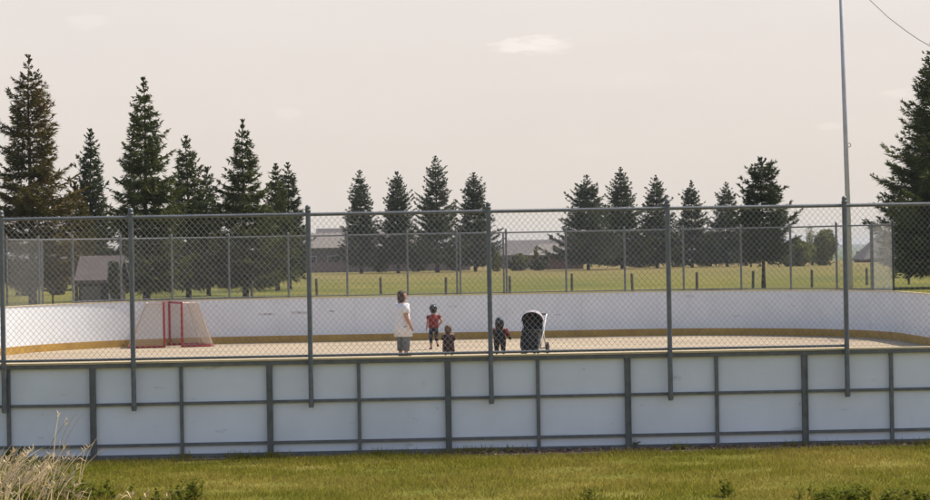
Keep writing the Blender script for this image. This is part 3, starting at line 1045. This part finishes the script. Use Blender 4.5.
spruce('nearer dark tree with a lumpy crown on a bare trunk in the field', 763, 160, 131, 31, 264, 19, 'fir_dark', power=.58, droop=-.03, gap=.12, name='conifer_tree', fine=1.0, dens=1.0, twist=2, bulge=.12)
spruce('great dark spruce cut off by the right edge of the photo', 937, 44, 124, 70, 277, 20, 'fir', power=0.88, droop=.03, gap=.08, **near)


def bush(label, px, topy, d, half, mat, seed, name='bush', cat='bush', depth=1.0, leaf=.16, n=2600, lumps=9):
    rg = np.random.default_rng(seed)
    X = at(px, 250, d).x; z0 = ground_z(X, d)
    H = at(px, topy, d).z - z0; W = half / F * d
    root = thing(name, label, cat, (X, d, z0))
    mb = MB()
    for k in range(5):
        a = 6.28 * k / 5
        mb.tube([(0.1 * math.cos(a), .1 * math.sin(a), -.05), (.35 * W * math.cos(a), .35 * W * math.sin(a), H * .4), (.55 * W * math.cos(a + .3), .5 * W * math.sin(a + .3), H * .72)], [.07, .045, .015], 5)
    mb.build('stems', 'bark', root)
    cs = []
    for k in range(lumps):
        a = rg.uniform(0, 6.28); q = rg.uniform(.15, .75)
        zz = rg.uniform(.25, .82)
        cs.append((W * q * math.cos(a) * (1.15 - zz * .5), W * depth * q * math.sin(a) * (1.15 - zz * .5), H * zz, rg.uniform(.28, .45)))
    cs.append((0, 0, H * .72, .36)); cs.append((0, 0, H * .35, .6))
    V = []
    for (x, y, z, q) in cs:
        m_ = n // len(cs)
        dr = rg.normal(0, 1, (m_, 3)); dr /= np.linalg.norm(dr, axis=1)[:, None]
        rad = rg.uniform(.55, 1.06, (m_, 1)) ** .6
        P = np.array((x, y, z)) + dr * rad * np.array((W * q, W * depth * q, H * q * .72))
        P[:, 2] = np.clip(P[:, 2], .05, H * 1.02)
        nn = dr + rg.normal(0, .6, (m_, 3))
        t1 = np.cross(nn, rg.normal(0, 1, (m_, 3))); t1 /= np.linalg.norm(t1, axis=1)[:, None]
        t2 = np.cross(nn, t1); t2 /= np.linalg.norm(t2, axis=1)[:, None]
        sz = leaf * rg.uniform(.6, 1.4, (m_, 1))
        V.append(np.stack([P + t1 * sz, P - t1 * sz * .6 + t2 * sz * .5, P - t1 * sz * .6 - t2 * sz * .5], 1).reshape(-1, 3))
    tri_object('leaves', np.concatenate(V), mat, root)
    return root


bush('rounded light green bush right of the lumpy tree, larger of two', 824, 231, 262, 19, 'leaf', 31, n=4200, leaf=.24, lumps=14)
bush('light green bush next to the lumpy tree trunk, smaller of two', 798, 240, 258, 20, 'leaf', 32, n=3600, leaf=.24, lumps=14)
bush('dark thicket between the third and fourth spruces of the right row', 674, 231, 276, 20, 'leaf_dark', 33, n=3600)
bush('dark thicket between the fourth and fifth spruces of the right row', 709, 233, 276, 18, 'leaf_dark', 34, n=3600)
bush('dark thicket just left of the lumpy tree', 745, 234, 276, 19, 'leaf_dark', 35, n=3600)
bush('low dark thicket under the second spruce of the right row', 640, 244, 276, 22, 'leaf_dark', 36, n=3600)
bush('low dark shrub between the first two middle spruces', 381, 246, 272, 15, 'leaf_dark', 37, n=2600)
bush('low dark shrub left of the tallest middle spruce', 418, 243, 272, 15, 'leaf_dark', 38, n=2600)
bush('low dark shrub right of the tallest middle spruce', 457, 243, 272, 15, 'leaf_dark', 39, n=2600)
bush('yellow-green bush between the gate and the last middle spruce', 497, 251, 258, 9, 'leaf', 40, n=1500)
bush('clipped dark hedge in front of the brick house, left piece', 514, 260.5, 262, 10, 'leaf_dark', 41, 'hedge', 'hedge', n=1800)
bush('clipped dark hedge in front of the brick house, right piece', 538, 260.5, 262, 13, 'leaf_dark', 42, 'hedge', 'hedge', n=2000)
bush('thin upright shrub against the tan roof', 536.5, 248, 264, 3.6, 'fir_brown', 43, 'shrub', 'bush', n=700, leaf=.13)
bush('bushy green shrub left of the tan roof', 520, 254, 262, 11, 'leaf', 44, n=1500)
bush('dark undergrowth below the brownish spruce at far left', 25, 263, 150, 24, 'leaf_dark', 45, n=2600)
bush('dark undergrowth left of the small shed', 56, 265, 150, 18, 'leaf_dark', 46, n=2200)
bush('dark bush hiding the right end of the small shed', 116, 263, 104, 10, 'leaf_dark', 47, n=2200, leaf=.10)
bush('thin pale shrub standing up between the two light green bushes', 812, 225, 268, 9, 'leaf', 48, n=700, leaf=.12)


# ------------------------------------------------------------------ buildings
def house(name, label, x0, x1, d, eave_py, ridge_py, depth, wall, roof, hip=0.0, windows=(), cat='house', door=None, base=None, over=.35, chimney=None, rz=0.0):
    xc = (x0 + x1) / 2
    X = at(xc, 250, d).x; z0 = base if base is not None else ground_z(X, d)
    W = (x1 - x0) / F * d
    ze = at(xc, eave_py, d).z - z0
    zr = at(xc, ridge_py, d + depth / 2).z - z0
    root = thing(name, label, cat, (X, d + depth / 2, z0), rz)
    hw, hd = W / 2 - over, depth / 2
    mb = MB()
    mb.add([(-hw, -hd, -.1), (hw, -hd, -.1), (hw, hd, -.1), (-hw, hd, -.1), (-hw, -hd, ze), (hw, -hd, ze), (hw, hd, ze), (-hw, hd, ze),
            (-hw, 0, ze + (zr - ze) * (0 if hip else .97)), (hw, 0, ze + (zr - ze) * (0 if hip else .97))],
           [(0, 1, 5, 4), (1, 2, 6, 9, 5), (2, 3, 7, 6), (3, 0, 4, 8, 7)])
    mb.build('walls', wall, root)
    e = over; t = .16
    hx_ = hip * hw
    A = [(-hw - e, -hd - e, ze - .12), (hw + e, -hd - e, ze - .12), (hw + e, hd + e, ze - .12), (-hw - e, hd + e, ze - .12), (-hw - e + hx_, 0, zr), (hw + e - hx_, 0, zr)]
    B = [(x, y, z + t) for x, y, z in A]
    mb = MB()
    mb.add(A + B, [(6, 7, 11, 10), (7, 8, 11), (8, 9, 10, 11), (9, 6, 10), (1, 0, 4, 5), (3, 2, 5, 4), (2, 1, 5), (0, 3, 4),
                   (0, 1, 7, 6), (1, 2, 8, 7), (2, 3, 9, 8), (3, 0, 6, 9)])
    mb.build('roof', roof, root)
    for wx, wz, ww, wh in windows:
        mb = MB(); mb.box((wx, -hd - .03, wz), (ww, .05, wh)); w = mb.build('window', 'trim', root)
        mb = MB(); mb.box((wx, -hd - .045, wz), (ww - .16, .05, wh - .16)); mb.build('pane', 'glass', w)
    if door:
        mb = MB(); mb.box((door[0], -hd - .03, door[2] / 2), (door[1], .05, door[2])); mb.build('door', door[3], root)
    if chimney:
        mb = MB(); mb.box((chimney[0], .4, zr + .25), (.5, .5, 1.1)); mb.build('chimney', 'brick', root)
    return root


house('house', 'long low house with a tan roof behind the middle spruces', 296, 428, 286, 247.5, 233.5, 9, 'siding', 'roof_tan', hip=.12,
      windows=[(-6.6, 1.5, 1.6, 1.2), (-3.6, 1.5, 1.6, 1.2), (6.0, 1.5, 1.8, 1.2)], door=(-2.2, 2.4, 2.3, 'siding_tan'))
house('house', 'dark roofed house showing just above the long tan roof', 315, 343, 322, 238, 229.5, 8, 'siding', 'roof_dark', windows=[(0, 3.2, 1.2, 1.0)])
house('house', 'wide house with a flat-topped grey roof beyond the gate', 495, 582, 300, 255, 241, 10, 'siding', 'roof', hip=.32, windows=[(-3, 1.4, 1.4, 1.1), (2, 1.4, 1.4, 1.1)], chimney=(1.9,))
house('house', 'brick house with a lighter tan roof in front of the wide grey roof', 528, 586, 272, 255, 245, 8, 'brick', 'roof_tan', hip=.5, windows=[(-1.6, 1.3, 1.3, 1.0), (1.4, 1.3, 1.3, 1.0)])
house('house', 'grey gabled house half hidden by the great spruce at right', 863, 925, 300, 259, 235, 9, 'siding', 'roof', hip=.75, windows=[(-1.5, 1.5, 1.3, 1.1), (1.8, 1.5, 1.3, 1.1)])
house('shed', 'low brown shed left of the grey gabled house', 850, 866, 330, 262, 258.5, 4, 'brick', 'roof_dark', cat='shed', over=.15, door=(0.2, 1.0, 1.5, 'siding_tan'))
house('shed', 'small shed with a pinkish grey roof among the left spruces', 74, 119, 108, 281, 259, 3.2, 'shed_wall', 'shed_roof', cat='shed', over=.2, door=(-.3, .9, 1.1, 'wood_dark'), windows=[(.8, .7, .5, .5)])

# cedar yard fence
cf = thing('wooden_fence', 'grey wooden yard fence along the far edge of the field', 'fence', (at(366, 250, 282).x, 282, GZ))
xa, xb = at(296, 250, 282).x - cf.location.x, at(470, 250, 282).x - cf.location.x
mb = MB(); nbp = 110
for i in range(nbp):
    x = xa + (xb - xa) * (i + .5) / nbp
    mb.box((x, 0, .66 + random.uniform(-.02, .02)), ((xb - xa) / nbp * .97, .025, 1.36))
mb.build('boards', 'cedar', cf)
mb = MB()
for z in (.3, 1.1): mb.box(((xa + xb) / 2, .045, z), (xb - xa, .05, .09))
mb.build('rail', 'cedar', cf)

# ------------------------------------------------------------------ field posts, rail, pole, cable
post_px = [(252, 299.5), (317, 296.2), (381, 294.8), (446, 295.6), (510, 294.2), (572, 291), (632.5, 291.6), (697, 290.3), (753, 288.6), (812, 287.5), (867, 285), (909, 284.5)]
order = ['first', 'second', 'third', 'fourth', 'fifth', 'sixth', 'seventh', 'eighth', 'ninth', 'tenth', 'eleventh', 'last']
proto = None
for i, (px, py) in enumerate(post_px):
    p = on_ground(px, py)
    lab = 'short dark wooden post in the grass field, %s from the left' % order[i] if order[i] != 'last' else 'short dark wooden post at the right end of the row in the field'
    if proto is None:
        mb = MB()
        mb.tube([(0, 0, -.1), (0, 0, .5), (.005, 0, .98), (.005, 0, 1.03)], [.08, .078, .076, .06], 10)
        proto = mb.build('wooden_post', 'wood_dark'); o = proto
    else:
        o = proto.copy(); COL.objects.link(o)
    o.location = (p.x, p.y, GZ)
    o.rotation_euler = (random.uniform(-.02, .02), random.uniform(-.03, .03), random.uniform(0, 6))
    tag(o, lab, 'post', 'wooden posts across the field')
p = on_ground(53, 304)
br = thing('barrier_rail', 'low dark barrier rail on one post under the left trees', 'barrier', (p.x, p.y, GZ))
mb = MB(); mb.box((0, 0, .38), (.09, .09, .86)); mb.build('post', 'wood_dark', br)
mb = MB(); mb.box((.25, -.07, .74), (1.6, .05, .11)); mb.build('rail', 'wood_dark', br)

pole = thing('light_pole', 'tall thin grey metal pole behind the far boards', 'pole', (at(850.5, 250, 69).x, 69, GZ))
b0 = Vector(pole.location)
topw = at(838.5, -80, 69)
mb = MB(); mb.tube([(0, 0, -.1), (topw.x - b0.x, 0, topw.z - GZ)], [.088, .052], 14); mb.build('pole_shaft', 'polem', pole, smooth=True)
q = at(848.6, 145, 69)
mb = MB(); rc = [(q.x - b0.x + .02 + .05 * math.cos(k * .628), 0, q.z - GZ + .06 * math.sin(k * .628)) for k in range(11)]
mb.tube(rc, .012, 6, caps=False); mb.build('ring', 'pipe', pole, smooth=True)
mb = MB(); mb.tube([(0, 0, -.02), (0, 0, .03)], .17, 16); mb.build('base_plate', 'steel', pole)

w0 = at(838.6, -78, 69)
w1 = at(905, 29, 60); wA = at(870, 0, 66); w2 = at(930, 47, 56)
# sagging overhead cable from the pole top towards the right
pts = []
ctrl = [(838.6, -62, 69), (852, -24, 68), (870, 0, 66.5), (888, 17, 65), (905, 30, 63.5), (918, 39, 62), (932, 47, 60.5), (960, 58, 57), (1000, 66, 52)]
for a in ctrl: pts.append(at(*a))
mb = MB(); mb.tube(pts, .011, 6)
o = mb.build('overhead_cable', 'cable')
tag(o, 'thin overhead cable curving down from the pole to the right', 'cable')

# ------------------------------------------------------------------ grass and weeds near the camera
def blades(name, P, h, w, mat, lean=.5, label=None, bend=None):
    n = len(P)
    az = rng.uniform(0, 6.283, n)
    d = np.stack([np.cos(az), np.sin(az), np.zeros(n)], 1)
    az2 = az + rng.uniform(-1.2, 1.2, n)
    ld = np.stack([np.cos(az2), np.sin(az2), np.zeros(n)], 1)
    hh = h[:, None]
    ln = (rng.uniform(0, lean, n) * h)[:, None]
    a = P + d * w; b_ = P - d * w
    c = P + ld * ln + np.array((0, 0, 1)) * hh
    o = tri_object(name, np.stack([a, b_, c], 1).reshape(-1, 3), mat, None)
    return tag(o, kind='stuff')


xs = rng.uniform(-6.6, 6.9, 210000); ys = rng.uniform(21.2, 28.3, 210000)
# keep only what is outside the boards
uu = xs * math.cos(YAW) + (ys - 28.1) * math.sin(YAW); vv = -xs * math.sin(YAW) + (ys - 28.1) * math.cos(YAW)
e_l = np.maximum(0, (U0 + RC) - uu)
vedge = np.where(e_l > 0, RC - np.sqrt(np.maximum(0, RC * RC - e_l ** 2)), 0)
keep = vv < vedge - .10 - .10 * rng.random(len(xs)) - np.clip((uu + 1.5) / 3, 0, 1) * (.22 + .18 * rng.random(len(xs)) + .12 * np.sin(uu * 1.7) * np.sin(uu * .6 + 1))
thin = np.sin(xs * 2.3 + 1.2 * np.sin(ys * 3.1)) * np.sin(ys * 3.7 + xs * .9) + .5 * np.sin(xs * 5.3 - ys * 4.1)
keep &= rng.random(len(xs)) < np.clip(.95 - .75 * np.clip(thin, 0, 1), .2, 1)
xs, ys = xs[keep], ys[keep]
patch = np.sin(xs * 1.7 + ys * .6) * np.sin(ys * 2.1 - xs * .4) + rng.normal(0, .5, len(xs))
hh = np.clip(.026 + .016 * patch + rng.exponential(.010, len(xs)), .010, .12)
o = blades('grass', np.stack([xs, ys, np.full(len(xs), GZ)], 1), hh, .0055, 'blade', 1.1)
o['label'] = 'short yellowish green grass in front of the near boards'

# taller green tufts against the boards
tx, ty, th = [], [], []
for k in range(46):
    s = random.uniform(-5.0, LN + 2)
    dens = 22 if k % 3 else 70
    c0 = outline(s, random.uniform(.10, .32))
    for q in range(dens):
        tx.append(c0.x + random.gauss(0, .09)); ty.append(min(c0.y + random.gauss(0, .03), c0.y + .05)); th.append(random.uniform(.04, .13))
o = blades('grass_tufts', np.stack([np.array(tx), np.array(ty), np.full(len(tx), GZ)], 1), np.array(th), .006, 'blade', .6)
o['label'] = 'taller grass tufts along the foot of the near boards'


# dry stalks at bottom left
def stalks(name, centres, mat, label, seed):
    rg = random.Random(seed)
    mb = MB()
    for (cx, cy, sp, cnt, h0, h1, ln) in centres:
        for _ in range(cnt):
            x = cx + rg.gauss(0, sp); y = cy + rg.gauss(0, sp * .8)
            h = rg.uniform(h0, h1) * (1.15 if rg.random() < .1 else 1)
            lx_ = rg.gauss(.42, .22) * h * ln; ly_ = rg.gauss(0, .2) * h * ln
            pts_ = [Vector((x + lx_ * t ** 1.7, y + ly_ * t, GZ - .02 + h * t * (1 - .12 * t * t))) for t in (0, .3, .6, .85, 1)]
            mb.tube(pts_, [.0055, .0048, .004, .003, .0015], 3, caps=False)
            if rg.random() < .22:                 # seed head
                for q in range(5):
                    p_ = pts_[3].lerp(pts_[4], q / 5)
                    dv = Vector((rg.gauss(.3, .6), rg.gauss(0, .6), .8)).normalized() * .06
                    mb.tube([p_, p_ + dv * .5, p_ + dv], [.001, .004, .0008], 3, caps=False)
            if rg.random() < .3:                  # withered leaf
                p_ = pts_[1].lerp(pts_[2], rg.random())
                dv = Vector((rg.gauss(0, 1), rg.gauss(0, 1), rg.uniform(-.2, .7))).normalized() * rg.uniform(.08, .2)
                mb.tube([p_, p_ + dv * .6 + Vector((0, 0, .03)), p_ + dv], [.003, .005, .001], 3, caps=False)
    o = mb.build(name, mat)
    tag(o, kind='stuff'); o['label'] = label
    return o


def gp(px, py):
    q = on_ground(px, py); return q.x, q.y


cs = []
for px, py, sp, cnt, h0, h1 in ((8, 497, .15, 46, .25, .58), (24, 494, .16, 56, .25, .60), (3, 478, .12, 24, .2, .48), (44, 500, .18, 24, .16, .42), (70, 500, .18, 12, .15, .36), (14, 512, .25, 46, .3, .6),
                                (95, 503, .3, 9, .10, .26), (118, 500, .3, 7, .1, .24), (48, 480, .15, 18, .15, .45), (150, 500, .4, 6, .08, .2), (53, 478, .05, 4, .75, .95), (76, 488, .04, 3, .5, .7)):
    x, y = gp(px, py); cs.append((x, y, sp, cnt, h0, h1, .9))
stalks('dry_grass', cs, 'dryblade', 'dry straw-coloured weed stalks in the bottom left corner', 5)


def weeds(name, centres, label, seed):
    rg = random.Random(seed); V = []
    for (cx, cy, sp, cnt, h0, h1) in centres:
        for _ in range(cnt):
            x = cx + rg.gauss(0, sp); y = cy + rg.gauss(0, sp); h = rg.uniform(h0, h1)
            lean_ = Vector((rg.gauss(0, .15), rg.gauss(0, .15), 1))
            nl = 12
            for k in range(nl):
                t = .1 + .9 * k / nl
                p_ = Vector((x, y, GZ)) + lean_ * h * t
                a = rg.uniform(0, 6.28)
                dv = Vector((math.cos(a), math.sin(a), rg.uniform(.1, .8))).normalized() * (.09 * (1.15 - t) + .02)
                sd = dv.cross(Vector((0, 0, 1))).normalized() * .014
                V += [p_ + sd * .5, p_ - sd * .5, p_ + dv * .5 + sd, p_ - sd * .5, p_ + dv * .5 - sd, p_ + dv * .5 + sd, p_ + dv * .5 + sd, p_ + dv * .5 - sd, p_ + dv]
            V += [Vector((x - .004, y, GZ - .01)), Vector((x + .004, y, GZ - .01)), Vector((x, y, GZ)) + lean_ * h]
    o = tri_object(name, [tuple(p) for p in V], 'weed', None)
    tag(o, kind='stuff'); o['label'] = label


wc = []
for px, py, sp, cnt, h0, h1 in ((183, 502, .07, 12, .18, .36), (196, 500, .06, 8, .12, .26), (160, 506, .12, 10, .08, .2), (60, 494, .2, 30, .08, .2), (20, 492, .25, 50, .1, .24), (40, 500, .25, 40, .08, .2), (90, 498, .2, 26, .08, .18),
                                (842, 499, .2, 16, .05, .15), (866, 500, .22, 20, .06, .17), (888, 503, .2, 16, .06, .17), (919, 500, .16, 14, .06, .19), (832, 503, .12, 14, .08, .16),
                                (725, 497, .04, 5, .08, .2), (590, 502, .05, 5, .08, .16), (30, 470, .12, 16, .08, .2), (12, 462, .1, 14, .1, .2), (630, 449, .05, 8, .08, .18)):
    x, y = gp(px, py); wc.append((x, y, sp, cnt, h0, h1))
weeds('weeds', wc, 'leafy green weeds at the bottom edge of the lawn', 8)

# litter along the boards
V = []
rg = random.Random(3)
for k in range(8000):
    s = LN * .5 + abs(rg.gauss(0, 1)) * 4.5 - .8 if k % 5 else rg.uniform(-4, LN + 3)
    c0 = outline(s, .03 + abs(rg.gauss(0, .16)), GZ + .006 + rg.random() * .025)
    a = rg.uniform(0, 6.28); z = rg.uniform(.006, .022)
    d1 = Vector((math.cos(a), math.sin(a), rg.gauss(0, .4))) * z; d2 = Vector((-math.sin(a), math.cos(a), rg.gauss(0, .4))) * z * .6
    V += [tuple(c0 + d1), tuple(c0 - d1 * .6 + d2), tuple(c0 - d1 * .6 - d2)]
o = tri_object('leaf_litter', V, 'litter', None); tag(o, kind='stuff'); o['label'] = 'brown leaf litter along the foot of the near boards'

# ------------------------------------------------------------------ light and sky
EL, AZ = R(57), R(60)            # azimuth from +Y towards +X
S = Vector((math.sin(AZ) * math.cos(EL), math.cos(AZ) * math.cos(EL), math.sin(EL)))
sd = bpy.data.lights.new('sun', 'SUN'); sd.energy = 4.0; sd.angle = R(.53); sd.color = (1.0, .93, .82)
so = bpy.data.objects.new('sun', sd); COL.objects.link(so)
so.rotation_euler = S.to_track_quat('Z', 'Y').to_euler(); so.location = (60, 40, 80)

w = bpy.data.worlds.new('World'); scene.world = w; w.use_nodes = True
N, L = w.node_tree.nodes, w.node_tree.links
N.clear()
outn = N.new('ShaderNodeOutputWorld')
sky = N.new('ShaderNodeTexSky'); sky.sky_type = 'NISHITA'; sky.sun_disc = False
sky.sun_elevation = EL; sky.sun_rotation = AZ; sky.dust_density = 3.0; sky.air_density = 1.0
bg1 = N.new('ShaderNodeBackground'); bg1.inputs['Strength'].default_value = .15
L.new(sky.outputs['Color'], bg1.inputs['Color'])
tc = N.new('ShaderNodeTexCoord')
sep = N.new('ShaderNodeSeparateXYZ'); L.new(tc.outputs['Generated'], sep.inputs['Vector'])


def mth(op, a, b_=None, clamp=False):
    n = N.new('ShaderNodeMath'); n.operation = op; n.use_clamp = clamp
    for i, q in enumerate((a, b_)):
        if q is None: continue
        if isinstance(q, (int, float)): n.inputs[i].default_value = q
        else: L.new(q, n.inputs[i])
    return n.outputs[0]


hz = N.new('ShaderNodeValToRGB')            # pale haze low in the sky, slightly warmer at the horizon
he = hz.color_ramp.elements
he[0].position = 0.0; he[0].color = (.600, .548, .492, 1)
he[1].position = .11; he[1].color = (.655, .598, .562, 1)
L.new(sep.outputs['Z'], hz.inputs['Fac'])
nz = N.new('ShaderNodeTexNoise'); nz.inputs['Scale'].default_value = 14; nz.inputs['Detail'].default_value = 6
mp = N.new('ShaderNodeMapping'); mp.inputs['Scale'].default_value = (1, 1, 4); L.new(tc.outputs['Generated'], mp.inputs['Vector']); L.new(mp.outputs['Vector'], nz.inputs['Vector'])
nzf = N.new('ShaderNodeTexNoise'); nzf.inputs['Scale'].default_value = 140; nzf.inputs['Detail'].default_value = 4
L.new(mp.outputs['Vector'], nzf.inputs['Vector'])
xa_ = mth('DIVIDE', sep.outputs['X'], sep.outputs['Y']); za_ = mth('DIVIDE', sep.outputs['Z'], sep.outputs['Y'])
total = None
for cpx, cpy, hwp, hhp, amp in ((532, 45, 42, 10, .10), (512, 47, 24, 8, .06), (545, 41, 20, 9, .05), (86, 21, 26, 9, .05), (897, 93, 18, 5, .06), (829, 126, 16, 4.5, .055), (288, 113, 14, 7, .04), (700, 55, 40, 6, .02), (620, 80, 60, 9, .015)):
    a, b_ = (cpx - 465) / F, (250 - cpy) / F
    X0, Z0 = a * cr + b_ * sr, b_ * cr - a * sr
    dx = mth('DIVIDE', mth('SUBTRACT', xa_, X0), hwp / F); dz = mth('DIVIDE', mth('SUBTRACT', za_, Z0), hhp / F)
    rr = mth('SQRT', mth('ADD', mth('MULTIPLY', dx, dx), mth('MULTIPLY', dz, dz)))
    rr = mth('ADD', rr, mth('MULTIPLY', mth('SUBTRACT', nzf.outputs['Fac'], .5), 1.6))
    mk = mth('MULTIPLY', mth('SUBTRACT', 1.0, rr, True), 2.2, True)
    mk = mth('MULTIPLY', mk, mth('GREATER_THAN', sep.outputs['Y'], 0))
    mk = mth('MULTIPLY', mk, amp)
    total = mk if total is None else mth('ADD', total, mk)
total = mth('ADD', total, mth('MULTIPLY', mth('SUBTRACT', nz.outputs['Fac'], .5), .06))
st_ = mth('ADD', total, 1.0)
bg2 = N.new('ShaderNodeBackground'); L.new(hz.outputs['Color'], bg2.inputs['Color']); L.new(st_, bg2.inputs['Strength'])
mrz = N.new('ShaderNodeMapRange'); mrz.inputs['From Min'].default_value = .115; mrz.inputs['From Max'].default_value = .21
mrz.inputs['To Min'].default_value = .97; mrz.inputs['To Max'].default_value = .0
L.new(sep.outputs['Z'], mrz.inputs['Value'])
mxs = N.new('ShaderNodeMixShader'); L.new(mrz.outputs['Result'], mxs.inputs['Fac'])
L.new(bg1.outputs[0], mxs.inputs[1]); L.new(bg2.outputs[0], mxs.inputs[2]); L.new(mxs.outputs[0], outn.inputs['Surface'])

mb = MB(); mb.box((0, 100, 3.5), (17000, 17000, 27.0))
hzm = bpy.data.materials.new('haze'); hzm.use_nodes = True
HN, HL = hzm.node_tree.nodes, hzm.node_tree.links
HN.remove(HN['Principled BSDF'])
pv = HN.new('ShaderNodeVolumePrincipled'); pv.inputs['Color'].default_value = (.82, .86, .92, 1); pv.inputs['Density'].default_value = .00012
HL.new(pv.outputs['Volume'], HN['Material Output'].inputs['Volume'])
tag(mb.build('haze', hzm), kind='stuff')

scene.view_settings.view_transform = 'Standard'
scene.view_settings.look = 'None'
scene.view_settings.exposure = 0.36
scene.view_settings.gamma = 1.0
scene.view_settings.use_curve_mapping = False
scene.render.film_transparent = False
